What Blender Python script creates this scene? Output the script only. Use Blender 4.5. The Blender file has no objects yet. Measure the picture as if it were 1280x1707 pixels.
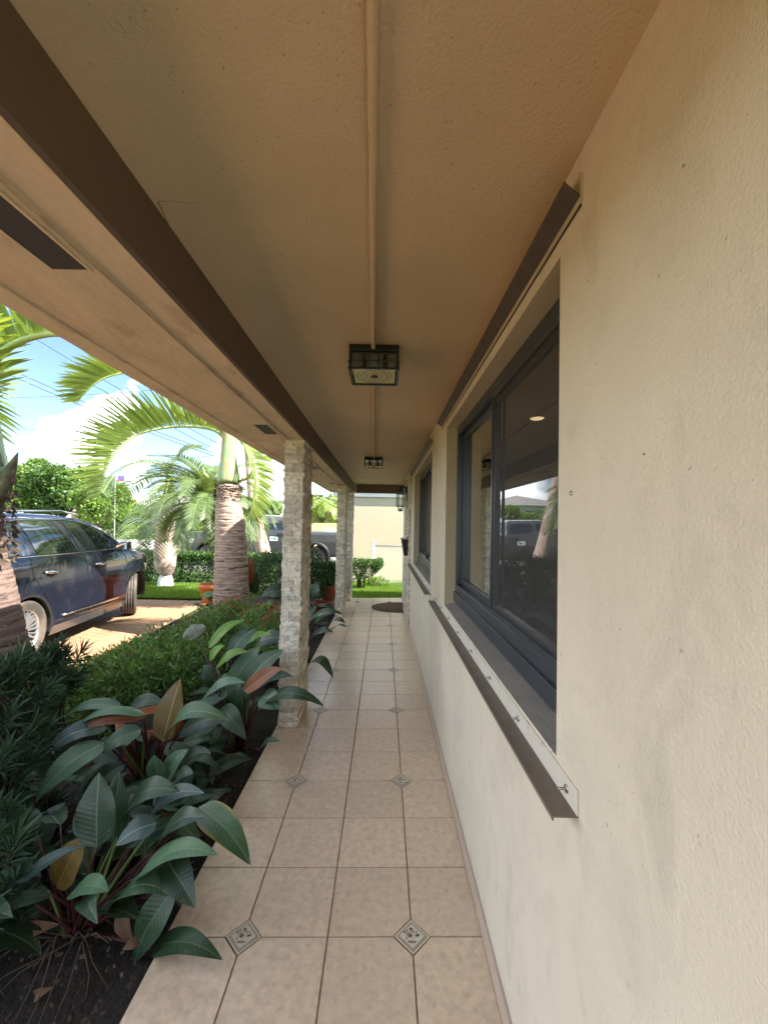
import bpy, bmesh, math, random
from mathutils import Vector, Matrix, noise
rnd = random.Random(7)
PI = math.pi
S = bpy.context.scene
COL = S.collection
# ------------------------------------------------------------------ camera
H = 1.6
PITCH = math.atan(18.5/694); ROLL = math.radians(1.1)
cam = bpy.data.cameras.new('camera'); camo = bpy.data.objects.new('camera', cam); COL.objects.link(camo)
cam.sensor_fit = 'VERTICAL'; cam.sensor_height = 24; cam.lens = 24*694/1707
cam.clip_start = 0.02; cam.clip_end = 3000
camo.matrix_world = Matrix.Translation((0, 0, H)) @ Matrix.Rotation(PI/2+PITCH, 4, 'X') @ Matrix.Rotation(ROLL, 4, 'Z')
S.camera = camo
# ------------------------------------------------------------------ light
SUN = Vector((0.65, -0.20, 0.76)).normalized()      # direction towards the sun
sl = bpy.data.lights.new('sun', 'SUN'); sl.energy = 5.0; sl.angle = math.radians(0.5); sl.color = (1, .95, .86)
so = bpy.data.objects.new('sun', sl); COL.objects.link(so); so.rotation_euler = SUN.to_track_quat('Z', 'Y').to_euler(); so.location = (0, 0, 20)
W = bpy.data.worlds.new('World'); S.world = W; W.use_nodes = True
nt = W.node_tree; nt.nodes.clear()
def wn(t, **k):
    n = nt.nodes.new(t)
    for a, b in k.items(): setattr(n, a, b)
    return n
out = wn('ShaderNodeOutputWorld'); bg = wn('ShaderNodeBackground'); bg.inputs[1].default_value = 0.078
sky = wn('ShaderNodeTexSky', sky_type='NISHITA', sun_disc=False)
sky.sun_elevation = math.asin(SUN.z); sky.sun_rotation = math.atan2(SUN.x, SUN.y); sky.air_density = 1.0; sky.dust_density = 0.25; sky.ozone_density = 3.5
tc = wn('ShaderNodeTexCoord'); mp = wn('ShaderNodeMapping'); mp.inputs['Scale'].default_value = (1, 1, 2.2); mp.inputs['Location'].default_value = (.35, .1, .0)
nz = wn('ShaderNodeTexNoise'); nz.inputs['Scale'].default_value = 4.2; nz.inputs['Detail'].default_value = 9; nz.inputs['Roughness'].default_value = .52
rp = wn('ShaderNodeValToRGB'); rp.color_ramp.elements[0].position = .5; rp.color_ramp.elements[1].position = .62
nz2 = wn('ShaderNodeTexNoise'); nz2.inputs['Scale'].default_value = 9; nz2.inputs['Detail'].default_value = 6
rp2 = wn('ShaderNodeValToRGB'); rp2.color_ramp.elements[0].position = .3; rp2.color_ramp.elements[1].position = .7
rp2.color_ramp.elements[0].color = (13, 13.8, 15, 1); rp2.color_ramp.elements[1].color = (22, 22, 21.4, 1)
sx = wn('ShaderNodeSeparateXYZ'); mr = wn('ShaderNodeMapRange'); mr.inputs[1].default_value = .0; mr.inputs[2].default_value = .55; mr.inputs[3].default_value = -.04; mr.inputs[4].default_value = -.02
ad = wn('ShaderNodeMath', operation='ADD'); mx = wn('ShaderNodeMixRGB')
L = nt.links.new
L(tc.outputs['Generated'], mp.inputs[0]); L(mp.outputs[0], nz.inputs['Vector']); L(mp.outputs[0], nz2.inputs['Vector'])
L(tc.outputs['Generated'], sx.inputs[0]); L(sx.outputs[2], mr.inputs[0]); L(nz.outputs['Fac'], ad.inputs[0]); L(mr.outputs[0], ad.inputs[1])
def blob(cur, px, py, rad, amt):
    u = (px-640)/694; v = -(py-853.5)/694+.027; d = Vector((u, 1, v)).normalized()
    vd = wn('ShaderNodeVectorMath', operation='DISTANCE'); vd.inputs[1].default_value = d; L(tc.outputs['Generated'], vd.inputs[0])
    q = wn('ShaderNodeMapRange', interpolation_type='SMOOTHSTEP'); q.inputs[1].default_value = 0; q.inputs[2].default_value = rad; q.inputs[3].default_value = amt; q.inputs[4].default_value = 0; L(vd.outputs['Value'], q.inputs[0])
    a_ = wn('ShaderNodeMath', operation='ADD'); L(cur, a_.inputs[0]); L(q.outputs[0], a_.inputs[1]); return a_.outputs[0]
cur = ad.outputs[0]
for b_ in ((165, 705, .15, .30), (215, 660, .13, .30), (120, 745, .10, .26), (480, 800, .26, .34), (10, 742, .10, .24), (285, 735, .05, .2), (60, 640, .30, -.2), (0, 560, .4, -.2), (150, 600, .16, -.2), (300, 720, .17, -.12), (60, 700, .12, -.06)): cur = blob(cur, *b_)
sidem = wn('ShaderNodeMapRange'); sidem.inputs[1].default_value = -.72; sidem.inputs[2].default_value = -.92; sidem.inputs[3].default_value = 0; sidem.inputs[4].default_value = .12   # extra unseen cloud added towards -X to brighten the porch
L(sx.outputs[0], sidem.inputs[0]); a2 = wn('ShaderNodeMath', operation='ADD'); L(cur, a2.inputs[0]); L(sidem.outputs[0], a2.inputs[1])
L(a2.outputs[0], rp.inputs[0]); L(nz2.outputs['Fac'], rp2.inputs[0])
L(rp.outputs[0], mx.inputs[0]); L(sky.outputs[0], mx.inputs[1]); L(rp2.outputs[0], mx.inputs[2]); L(mx.outputs[0], bg.inputs[0]); L(bg.outputs[0], out.inputs[0])
S.view_settings.view_transform = 'Standard'; S.view_settings.look = 'None'; S.view_settings.gamma = 1; S.view_settings.exposure = 2.0
S.cycles.max_bounces = 8; S.cycles.diffuse_bounces = 8; S.cycles.glossy_bounces = 4; S.cycles.transparent_max_bounces = 12; S.cycles.transmission_bounces = 4
S.cycles.sample_clamp_indirect = 6; S.cycles.use_denoising = True; S.cycles.caustics_reflective = False; S.cycles.caustics_refractive = False
# ------------------------------------------------------------------ measuring
def at(px, py, Y):
    "point at depth Y seen at a pixel of the 1280x1707 photo"
    u = (px-640)/694; v = -(py-853.5)/694; c, s = math.cos(ROLL), math.sin(ROLL)
    u, v = c*u-s*v, s*u+c*v
    dy = math.cos(PITCH)-v*math.sin(PITCH); dz = math.sin(PITCH)+v*math.cos(PITCH)
    t = Y/dy
    return Vector((u*t, Y, H+dz*t))
# ------------------------------------------------------------------ materials
MATS = {}
def mat(name, col, rough=.6, metal=0, spec=.5, var=0, vscale=3, bump=0, bscale=60, bdist=.002, island=0, dirt=None, coat=0, trans=0, aniso=None, bdetail=4, coords='Object', sheen=0):
    m = bpy.data.materials.new(name); m.use_nodes = True; n = m.node_tree; N = n.nodes; LK = n.links.new
    p = N['Principled BSDF']; o = N['Material Output']
    p.inputs['Roughness'].default_value = rough; p.inputs['Metallic'].default_value = metal
    p.inputs['Specular IOR Level'].default_value = spec; p.inputs['Coat Weight'].default_value = coat; p.inputs['Coat Roughness'].default_value = .03
    tcn = N.new('ShaderNodeTexCoord'); vec = tcn.outputs[coords]
    if aniso:
        mpn = N.new('ShaderNodeMapping'); mpn.inputs['Scale'].default_value = aniso; LK(vec, mpn.inputs[0]); vec = mpn.outputs[0]
    rgb = N.new('ShaderNodeRGB'); rgb.outputs[0].default_value = (*col, 1); cur = rgb.outputs[0]
    def scale_by(cur, src, lo, hi):
        r = N.new('ShaderNodeMapRange'); r.inputs[3].default_value = lo; r.inputs[4].default_value = hi; LK(src, r.inputs[0])
        h = N.new('ShaderNodeMixRGB'); h.blend_type = 'MULTIPLY'; h.inputs[0].default_value = 1; LK(cur, h.inputs[1]); LK(r.outputs[0], h.inputs[2]); return h.outputs[0]
    if var:
        t = N.new('ShaderNodeTexNoise'); t.inputs['Scale'].default_value = vscale; t.inputs['Detail'].default_value = 8; t.inputs['Roughness'].default_value = .62; LK(vec, t.inputs['Vector'])
        r = N.new('ShaderNodeMapRange'); r.inputs[1].default_value = .3; r.inputs[2].default_value = .7; LK(t.outputs['Fac'], r.inputs[0])
        cur = scale_by(cur, r.outputs[0], 1-var, 1+var)
    if island:
        g = N.new('ShaderNodeNewGeometry'); cur = scale_by(cur, g.outputs['Random Per Island'], 1-island, 1+island)
    if dirt:   # (colour, scale, threshold, softness, amount)
        t = N.new('ShaderNodeTexNoise'); t.inputs['Scale'].default_value = dirt[1]; t.inputs['Detail'].default_value = 6; t.inputs['Roughness'].default_value = .6; LK(vec, t.inputs['Vector'])
        r = N.new('ShaderNodeMapRange'); r.inputs[1].default_value = dirt[2]; r.inputs[2].default_value = dirt[2]+dirt[3]; r.inputs[4].default_value = dirt[4]; LK(t.outputs['Fac'], r.inputs[0])
        h = N.new('ShaderNodeMixRGB'); LK(r.outputs[0], h.inputs[0]); LK(cur, h.inputs[1]); h.inputs[2].default_value = (*dirt[0], 1); cur = h.outputs[0]
    LK(cur, p.inputs['Base Color'])
    if bump:
        t = N.new('ShaderNodeTexNoise'); t.inputs['Scale'].default_value = bscale; t.inputs['Detail'].default_value = bdetail; LK(vec, t.inputs['Vector'])
        b = N.new('ShaderNodeBump'); b.inputs['Strength'].default_value = bump; b.inputs['Distance'].default_value = bdist; LK(t.outputs['Fac'], b.inputs['Height']); LK(b.outputs[0], p.inputs['Normal'])
    if trans:
        tr = N.new('ShaderNodeBsdfTranslucent'); ms = N.new('ShaderNodeMixShader'); ms.inputs[0].default_value = trans
        hs = N.new('ShaderNodeMixRGB'); hs.blend_type = 'MULTIPLY'; hs.inputs[0].default_value = 1; hs.inputs[2].default_value = (2.2, 2.0, .8, 1); LK(cur, hs.inputs[1]); LK(hs.outputs[0], tr.inputs[0])
        LK(p.outputs[0], ms.inputs[1]); LK(tr.outputs[0], ms.inputs[2]); LK(ms.outputs[0], o.inputs[0])
    MATS[name] = m; m['nodes_vec'] = 0
    return m
def nodes(m): return m.node_tree.nodes, m.node_tree.links.new, m.node_tree.nodes['Principled BSDF']

M_wall = mat('wall_paint', (.655, .59, .49), .6, bump=1, bscale=150, bdist=.0032, var=.06, vscale=2.2, dirt=((.38, .33, .28), 3.0, .56, .22, .38), bdetail=6)
M_ceil = mat('ceiling_paint', (.58, .445, .285), .7, bump=1, bscale=130, bdist=.003, var=.10, vscale=1.5, dirt=((.24, .15, .08), 95, .655, .03, .7))
M_soff = mat('soffit_paint', (.66, .53, .38), .7, bump=.9, bscale=30, bdist=.006, var=.12, vscale=4, dirt=((.40, .27, .18), 9, .56, .1, .45), aniso=(1, .45, 1), bdetail=8)
M_brown = mat('fascia_brown', (.15, .10, .07), .55, bump=.3, bscale=40, var=.08, vscale=2)
M_base = mat('baseboard_tile', (.48, .38, .31), .35, var=.08, vscale=6)
M_trackw = mat('track_painted', (.62, .58, .52), .5, var=.07, vscale=9, bump=.2, bscale=30, dirt=((.30, .26, .22), 18, .62, .05, .5))
M_trackb = mat('track_bronze', (.16, .13, .105), .5, var=.15, vscale=12, dirt=((.3, .27, .24), 40, .66, .03, .6))
M_steel = mat('bolt_steel', (.4, .38, .35), .35, metal=.9)
M_frame = mat('window_frame_bronze', (.055, .065, .085), .32, metal=.35, var=.1, vscale=5, bump=.1, bscale=80)
M_black = mat('black_metal', (.012, .012, .014), .35, spec=.5, bump=.15, bscale=120)
M_sill = mat('sill_concrete', (.27, .25, .23), .85, bump=.7, bscale=90, bdist=.003, var=.15, vscale=7)
M_reveal = mat('reveal_paint', (.50, .42, .30), .7, bump=.5, bscale=70, bdist=.003, var=.08)
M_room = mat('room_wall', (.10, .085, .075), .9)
M_grout = mat('grout', (.27, .195, .14), .9, var=.2, vscale=20)
M_tile = mat('floor_tile', (.66, .52, .39), .30, island=.07, var=.12, vscale=30, bump=.3, bscale=14, bdist=.003, dirt=((.42, .31, .22), 34, .50, .2, .5))
M_insetw = mat('inset_cream', (.62, .56, .45), .35, var=.05)
M_insetg = mat('inset_grey', (.10, .11, .11), .4)
M_insetb = mat('inset_brown', (.26, .16, .10), .4)
M_soil = mat('soil', (.022, .016, .012), .95, bump=1, bscale=45, bdist=.02, var=.4, vscale=14)
M_chip = mat('mulch_chips', (.07, .05, .036), .9, island=.6)
M_terra = mat('terracotta', (.42, .13, .055), .75, var=.15, vscale=10, bump=.3, bscale=50)
M_terra2 = mat('terracotta_orange', (.62, .19, .06), .6, var=.12, vscale=10)
M_stem = mat('petiole_red', (.055, .012, .014), .45, var=.3, vscale=10)
M_stemg = mat('petiole_green', (.10, .16, .035), .5, var=.2, vscale=10)
M_twig = mat('twig', (.09, .065, .04), .85, var=.3, vscale=20)
M_podo = mat('needle_leaf', (.042, .085, .05), .33, island=.45, trans=.12)
M_fl = mat('small_leaf', (.10, .19, .05), .4, island=.6, trans=.25)
M_flred = mat('red_bract', (.36, .03, .03), .5, island=.5, trans=.2)
M_dry = mat('dry_leaf', (.15, .085, .05), .8, var=.2, vscale=20, trans=.2)
M_hedge = mat('hedge_leaf', (.045, .105, .02), .42, island=.5, trans=.25)
M_hedged = mat('dark_hedge_leaf', (.035, .085, .03), .42, island=.5, trans=.2)
M_farl = mat('far_leaf', (.13, .22, .045), .6, island=.45, trans=.3)
M_farl2 = mat('far_leaf_dark', (.08, .155, .04), .6, island=.45, trans=.25)
M_grass = mat('grass_blade', (.15, .25, .04), .6, island=.35, trans=.3)
M_lawn = mat('lawn_earth', (.07, .12, .02), .95, var=.3, vscale=8)
M_frond = mat('frond_leaf', (.17, .24, .06), .42, island=.3, trans=.35)
M_frondd = mat('date_frond_leaf', (.12, .18, .07), .42, island=.3, trans=.25)
M_rach = mat('rachis_green', (.32, .40, .10), .4, var=.1, vscale=5)
M_shaft = mat('crownshaft', (.25, .36, .16), .4, var=.25, vscale=5, aniso=(6, 6, 1), dirt=((.42, .20, .12), 3.2, .52, .1, .8))
M_fib = mat('palm_fibre', (.06, .04, .025), .9, bump=.8, bscale=30, bdist=.01)
M_asph = mat('asphalt', (.16, .155, .15), .9, var=.12, vscale=1, bump=.3, bscale=60)
M_side = mat('concrete_walk', (.44, .41, .37), .9, var=.1, vscale=2)
M_neigh = mat('neighbour_wall', (.50, .445, .315), .85, bump=.3, bscale=30, bdist=.004, var=.05, vscale=1, dirt=((.4, .35, .25), 6, .7, .03, .4))
M_white = mat('white_paint', (.78, .77, .74), .6, var=.04)
M_galv = mat('galvanised_steel', (.52, .53, .54), .4, metal=.6)
M_roof = mat('roof_tile', (.30, .28, .26), .85, var=.2, vscale=4, bump=.5, bscale=8, bdist=.05)
M_roofr = mat('roof_tile_red', (.40, .15, .09), .85, var=.2, vscale=4)
M_brick = mat('pink_wall', (.55, .27, .19), .85, var=.1, vscale=2)
M_yel = mat('yellow_wall', (.74, .62, .33), .85, var=.06, vscale=1)
M_rub = mat('tyre_rubber', (.05, .043, .038), .75, bump=.3, bscale=60, dirt=((.20, .16, .12), 6, .45, .3, .7))
M_alloy = mat('alloy_rim', (.55, .55, .56), .3, metal=.8)
M_chrome = mat('chrome', (.75, .76, .78), .12, metal=1)
M_plastic = mat('dark_trim', (.02, .02, .022), .5)
M_navy = mat('navy_car_paint', (.012, .015, .026), .13, metal=.0, spec=.5, coat=.6, var=.1, vscale=3, dirt=((.13, .10, .085), 2.2, .52, .3, .28))
M_greyp = mat('grey_car_paint', (.075, .075, .08), .3, metal=.4, coat=.8)
M_blackp = mat('black_car_paint', (.012, .012, .014), .25, coat=1)
M_redl = mat('tail_lamp', (.5, .02, .02), .2, coat=1)
M_carglass = mat('car_glass', (.012, .016, .018), .03, spec=.9, coat=1)
M_lens = mat('lamp_lens', (.6, .6, .6), .1, spec=.8)
M_cable = mat('cable', (.03, .03, .03), .6)
M_mat = mat('doormat_coir', (.13, .07, .045), .95, var=.3, vscale=25, bump=1, bscale=200, bdist=.008)
M_barr = mat('white_wash', (.68, .66, .62), .8, var=.15, vscale=8, bump=.5, bscale=20, bdist=.01)
M_signp = mat('sign_purple', (.16, .12, .30), .5); M_signr = mat('sign_red', (.6, .08, .08), .5)
M_stick = mat('sticker_pale', (.62, .70, .66), .4); M_stickg = mat('sticker_green', (.12, .30, .20), .4)
M_gate = mat('brown_gate_wood', (.35, .14, .07), .7)
# stone veneer: each block its own tone
M_stone = mat('split_stone', (.68, .63, .54), .75, island=.24, var=.26, vscale=30, bump=1, bscale=42, bdist=.014, dirt=((.27, .20, .14), 20, .56, .08, .6), bdetail=8)
# plaster drips on the wall: vertical soft weathering
N_, L_, P_ = nodes(M_wall)
_src = P_.inputs['Base Color'].links[0].from_socket
_c = N_.new('ShaderNodeTexCoord'); _m = N_.new('ShaderNodeMapping'); _m.inputs['Scale'].default_value = (1, 2.6, 1.1); _m.inputs['Rotation'].default_value = (.6, 0, 0); L_(_c.outputs['Object'], _m.inputs[0])
_t = N_.new('ShaderNodeTexNoise'); _t.inputs['Scale'].default_value = 3.2; _t.inputs['Detail'].default_value = 9; _t.inputs['Roughness'].default_value = .68; _t.inputs['Distortion'].default_value = .8; L_(_m.outputs[0], _t.inputs['Vector'])
_r = N_.new('ShaderNodeMapRange'); _r.inputs[1].default_value = .52; _r.inputs[2].default_value = .78; _r.inputs[3].default_value = 1; _r.inputs[4].default_value = .80; L_(_t.outputs['Fac'], _r.inputs[0])
_h = N_.new('ShaderNodeMixRGB'); _h.blend_type = 'MULTIPLY'; _h.inputs[0].default_value = 1; L_(_src, _h.inputs[1]); L_(_r.outputs[0], _h.inputs[2])
_t2 = N_.new('ShaderNodeTexNoise'); _t2.inputs['Scale'].default_value = 48; _t2.inputs['Detail'].default_value = 2; L_(_c.outputs['Object'], _t2.inputs['Vector'])
_r2 = N_.new('ShaderNodeMapRange'); _r2.inputs[1].default_value = .73; _r2.inputs[2].default_value = .76; _r2.inputs[4].default_value = .6; L_(_t2.outputs['Fac'], _r2.inputs[0])
_h2 = N_.new('ShaderNodeMixRGB'); L_(_r2.outputs[0], _h2.inputs[0]); L_(_h.outputs[0], _h2.inputs[1]); _h2.inputs[2].default_value = (.22, .17, .13, 1); L_(_h2.outputs[0], P_.inputs['Base Color'])
_b1 = [n for n in N_ if n.type == 'BUMP'][0]; _b = N_.new('ShaderNodeBump'); _b.inputs['Strength'].default_value = .18; _b.inputs['Distance'].default_value = .02; _t3 = N_.new('ShaderNodeTexNoise'); _t3.inputs['Scale'].default_value = 7; _t3.inputs['Detail'].default_value = 3; L_(_m.outputs[0], _t3.inputs['Vector']); L_(_t3.outputs['Fac'], _b.inputs['Height']); L_(_b1.outputs[0], _b.inputs['Normal']); L_(_b.outputs[0], P_.inputs['Normal'])
# lit interior down-light disc
def emis(name, col, st):
    m = bpy.data.materials.new(name); m.use_nodes = True; n = m.node_tree; n.nodes.clear()
    e = n.nodes.new('ShaderNodeEmission'); e.inputs[0].default_value = (*col, 1); e.inputs[1].default_value = st
    o = n.nodes.new('ShaderNodeOutputMaterial'); n.links.new(e.outputs[0], o.inputs[0]); return m
M_glow = emis('lit_downlight', (1, .72, .40), 1.1)
def glassmat(name, tint, refl=1.0, rough=0.0, ior=1.5, base=.0):
    m = bpy.data.materials.new(name); m.use_nodes = True; n = m.node_tree; N = n.nodes; N.clear(); LK = n.links.new
    o = N.new('ShaderNodeOutputMaterial'); t = N.new('ShaderNodeBsdfTransparent'); t.inputs[0].default_value = (*tint, 1)
    g = N.new('ShaderNodeBsdfGlossy'); g.inputs['Roughness'].default_value = rough; g.inputs[0].default_value = (.95, .97, 1, 1)
    f = N.new('ShaderNodeFresnel'); f.inputs[0].default_value = ior
    a = N.new('ShaderNodeMath'); a.operation = 'MULTIPLY_ADD'; a.inputs[1].default_value = refl; a.inputs[2].default_value = base; a.use_clamp = True; LK(f.outputs[0], a.inputs[0])
    ms = N.new('ShaderNodeMixShader'); LK(a.outputs[0], ms.inputs[0]); LK(t.outputs[0], ms.inputs[1]); LK(g.outputs[0], ms.inputs[2]); LK(ms.outputs[0], o.inputs[0])
    return m
M_glass = glassmat('window_glass', (.5, .5, .5), 2.3, base=.08)
M_lglass = glassmat('lantern_glass', (.88, .87, .82), 1.1, rough=.08)
M_frost = mat('pressed_glass', (.70, .75, .66), .2, trans=.6, bump=.6, bscale=90, bdist=.003)
M_bulb = glassmat('bulb_glass', (.6, .5, .38), 1.5)
def screenmat():
    m = bpy.data.materials.new('insect_screen'); m.use_nodes = True; n = m.node_tree; N = n.nodes; N.clear(); LK = n.links.new
    o = N.new('ShaderNodeOutputMaterial'); t = N.new('ShaderNodeBsdfTransparent'); d = N.new('ShaderNodeBsdfDiffuse'); d.inputs[0].default_value = (.10, .098, .10, 1)
    w = N.new('ShaderNodeTexWave'); w.wave_type = 'BANDS'; w.bands_direction = 'Y'; w.inputs['Scale'].default_value = 28; w.inputs['Distortion'].default_value = 1.2; w.inputs['Detail'].default_value = 1; w.inputs['Detail Scale'].default_value = .6
    c = N.new('ShaderNodeTexCoord'); LK(c.outputs['Object'], w.inputs['Vector'])
    r = N.new('ShaderNodeMapRange'); r.inputs[3].default_value = .30; r.inputs[4].default_value = .50; LK(w.outputs['Fac'], r.inputs[0])
    ms = N.new('ShaderNodeMixShader'); LK(r.outputs[0], ms.inputs[0]); LK(t.outputs[0], ms.inputs[1]); LK(d.outputs[0], ms.inputs[2]); LK(ms.outputs[0], o.inputs[0]); return m
M_screen = screenmat()
# stamped driveway: small brick pattern pressed into tinted concrete
def drivemat():
    m = mat('stamped_concrete', (.37, .215, .125), .7, var=.2, vscale=1.6, dirt=((.46, .27, .13), 1.1, .45, .3, .6))
    N, LK, p = nodes(m)
    c = N.new('ShaderNodeTexCoord'); mp = N.new('ShaderNodeMapping'); mp.inputs['Rotation'].default_value = (0, 0, math.radians(22)); LK(c.outputs['Object'], mp.inputs[0])
    b = N.new('ShaderNodeTexBrick'); b.inputs['Scale'].default_value = 1; b.inputs['Brick Width'].default_value = .17; b.inputs['Row Height'].default_value = .12; b.inputs['Mortar Size'].default_value = .009; b.inputs['Mortar Smooth'].default_value = .4
    b.inputs['Color1'].default_value = (1, 1, 1, 1); b.inputs['Color2'].default_value = (.86, .84, .82, 1); b.inputs['Mortar'].default_value = (.45, .42, .4, 1)
    LK(mp.outputs[0], b.inputs['Vector'])
    src = p.inputs['Base Color'].links[0].from_socket
    h = N.new('ShaderNodeMixRGB'); h.blend_type = 'MULTIPLY'; h.inputs[0].default_value = .6; LK(src, h.inputs[1]); LK(b.outputs['Color'], h.inputs[2]); LK(h.outputs[0], p.inputs['Base Color'])
    bu = N.new('ShaderNodeBump'); bu.invert = True; bu.inputs['Strength'].default_value = .6; bu.inputs['Distance'].default_value = .01; LK(b.outputs['Fac'], bu.inputs['Height']); LK(bu.outputs[0], p.inputs['Normal'])
    return m
M_drive = drivemat()
def leafmat(name, col, under, mid, rough=.33, veins=15, trans=.12, edge=None):
    m = bpy.data.materials.new(name); m.use_nodes = True; n = m.node_tree; N = n.nodes; LK = n.links.new; p = N['Principled BSDF']; o = N['Material Output']
    uv = N.new('ShaderNodeUVMap'); s = N.new('ShaderNodeSeparateXYZ'); LK(uv.outputs[0], s.inputs[0])
    def mth(op, a, b=None, c=None):
        q = N.new('ShaderNodeMath'); q.operation = op
        for i, v in enumerate((a, b, c)):
            if v is None: continue
            if isinstance(v, (int, float)): q.inputs[i].default_value = v
            else: LK(v, q.inputs[i])
        return q.outputs[0]
    av = mth('ABSOLUTE', mth('SUBTRACT', s.outputs[1], .5))          # 0 at midrib, .5 at edge
    ph = mth('MULTIPLY', mth('SUBTRACT', s.outputs[0], mth('MULTIPLY', av, .30)), veins*2*PI)
    wv = mth('MULTIPLY_ADD', mth('SINE', ph), .5, .5)
    rib = mth('LESS_THAN', av, .018)
    g = N.new('ShaderNodeNewGeometry')
    c1 = N.new('ShaderNodeMixRGB'); c1.inputs[1].default_value = (*[x*.93 for x in col], 1); c1.inputs[2].default_value = (*[x*1.06 for x in col], 1); LK(wv, c1.inputs[0])
    t = N.new('ShaderNodeTexNoise'); t.inputs['Scale'].default_value = 9; t.inputs['Detail'].default_value = 5; tc = N.new('ShaderNodeTexCoord'); LK(tc.outputs['Object'], t.inputs['Vector'])
    r = N.new('ShaderNodeMapRange'); r.inputs[3].default_value = .6; r.inputs[4].default_value = 1.4; LK(t.outputs['Fac'], r.inputs[0])
    r2 = N.new('ShaderNodeMapRange'); r2.inputs[3].default_value = .7; r2.inputs[4].default_value = 1.3; LK(g.outputs['Random Per Island'], r2.inputs[0])
    c2 = N.new('ShaderNodeMixRGB'); c2.blend_type = 'MULTIPLY'; c2.inputs[0].default_value = 1; LK(c1.outputs[0], c2.inputs[1]); LK(mth('MULTIPLY', r.outputs[0], r2.outputs[0]), c2.inputs[2])
    cur = c2.outputs[0]
    if edge:
        e = N.new('ShaderNodeMapRange'); e.inputs[1].default_value = .33; e.inputs[2].default_value = .5; LK(mth('MULTIPLY_ADD', t.outputs['Fac'], .12, mth('SUBTRACT', av, .06)), e.inputs[0])
        ce = N.new('ShaderNodeMixRGB'); LK(e.outputs[0], ce.inputs[0]); LK(cur, ce.inputs[1]); ce.inputs[2].default_value = (*edge, 1); cur = ce.outputs[0]
    ts = N.new('ShaderNodeTexNoise'); ts.inputs['Scale'].default_value = 70; ts.inputs['Detail'].default_value = 3; LK(tc.outputs['Object'], ts.inputs['Vector'])
    rs = N.new('ShaderNodeMapRange'); rs.inputs[1].default_value = .66; rs.inputs[2].default_value = .72; rs.inputs[4].default_value = .55; LK(ts.outputs['Fac'], rs.inputs[0])
    cs = N.new('ShaderNodeMixRGB'); LK(rs.outputs[0], cs.inputs[0]); LK(cur, cs.inputs[1]); cs.inputs[2].default_value = (.16, .14, .07, 1); cur = cs.outputs[0]
    rr = N.new('ShaderNodeMapRange'); rr.inputs[1].default_value = .3; rr.inputs[2].default_value = .7; rr.inputs[3].default_value = rough-.04; rr.inputs[4].default_value = rough+.22; LK(t.outputs['Fac'], rr.inputs[0]); LK(rr.outputs[0], p.inputs['Roughness'])
    c3 = N.new('ShaderNodeMixRGB'); LK(rib, c3.inputs[0]); LK(cur, c3.inputs[1]); c3.inputs[2].default_value = (*mid, 1)
    c4 = N.new('ShaderNodeMixRGB'); LK(g.outputs['Backfacing'], c4.inputs[0]); LK(c3.outputs[0], c4.inputs[1]); c4.inputs[2].default_value = (*under, 1)
    LK(c4.outputs[0], p.inputs['Base Color']); p.inputs['Specular IOR Level'].default_value = .6
    b = N.new('ShaderNodeBump'); b.inputs['Strength'].default_value = .13; b.inputs['Distance'].default_value = .003; LK(mth('ADD', wv, mth('MULTIPLY', av, 6)), b.inputs['Height']); LK(b.outputs[0], p.inputs['Normal'])
    tr = N.new('ShaderNodeBsdfTranslucent'); ms = N.new('ShaderNodeMixShader'); ms.inputs[0].default_value = trans; LK(c4.outputs[0], tr.inputs[0]); LK(p.outputs[0], ms.inputs[1]); LK(tr.outputs[0], ms.inputs[2]); LK(ms.outputs[0], o.inputs[0])
    return m
LF = {
 'dark': leafmat('leaf_dark', (.021, .054, .024), (.10, .085, .03), (.085, .14, .08)),
 'light': leafmat('leaf_light', (.06, .125, .062), (.16, .13, .05), (.16, .25, .16)),
 'blue': leafmat('leaf_blue', (.055, .095, .085), (.12, .10, .05), (.22, .28, .28)),
 'bright': leafmat('leaf_bright', (.15, .32, .03), (.12, .22, .03), (.32, .45, .1), trans=.35),
 'brown': leafmat('leaf_brown', (.20, .13, .035), (.26, .12, .035), (.35, .28, .12), trans=.2),
 'orange': leafmat('leaf_orange', (.20, .065, .02), (.30, .10, .03), (.35, .2, .08), trans=.2),
 'edge': leafmat('leaf_yellow_edge', (.035, .085, .035), (.10, .085, .03), (.12, .18, .1), edge=(.32, .22, .03)),
 'pale': leafmat('leaf_pale', (.26, .28, .22), (.26, .28, .22), (.35, .38, .3)),
}
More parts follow.
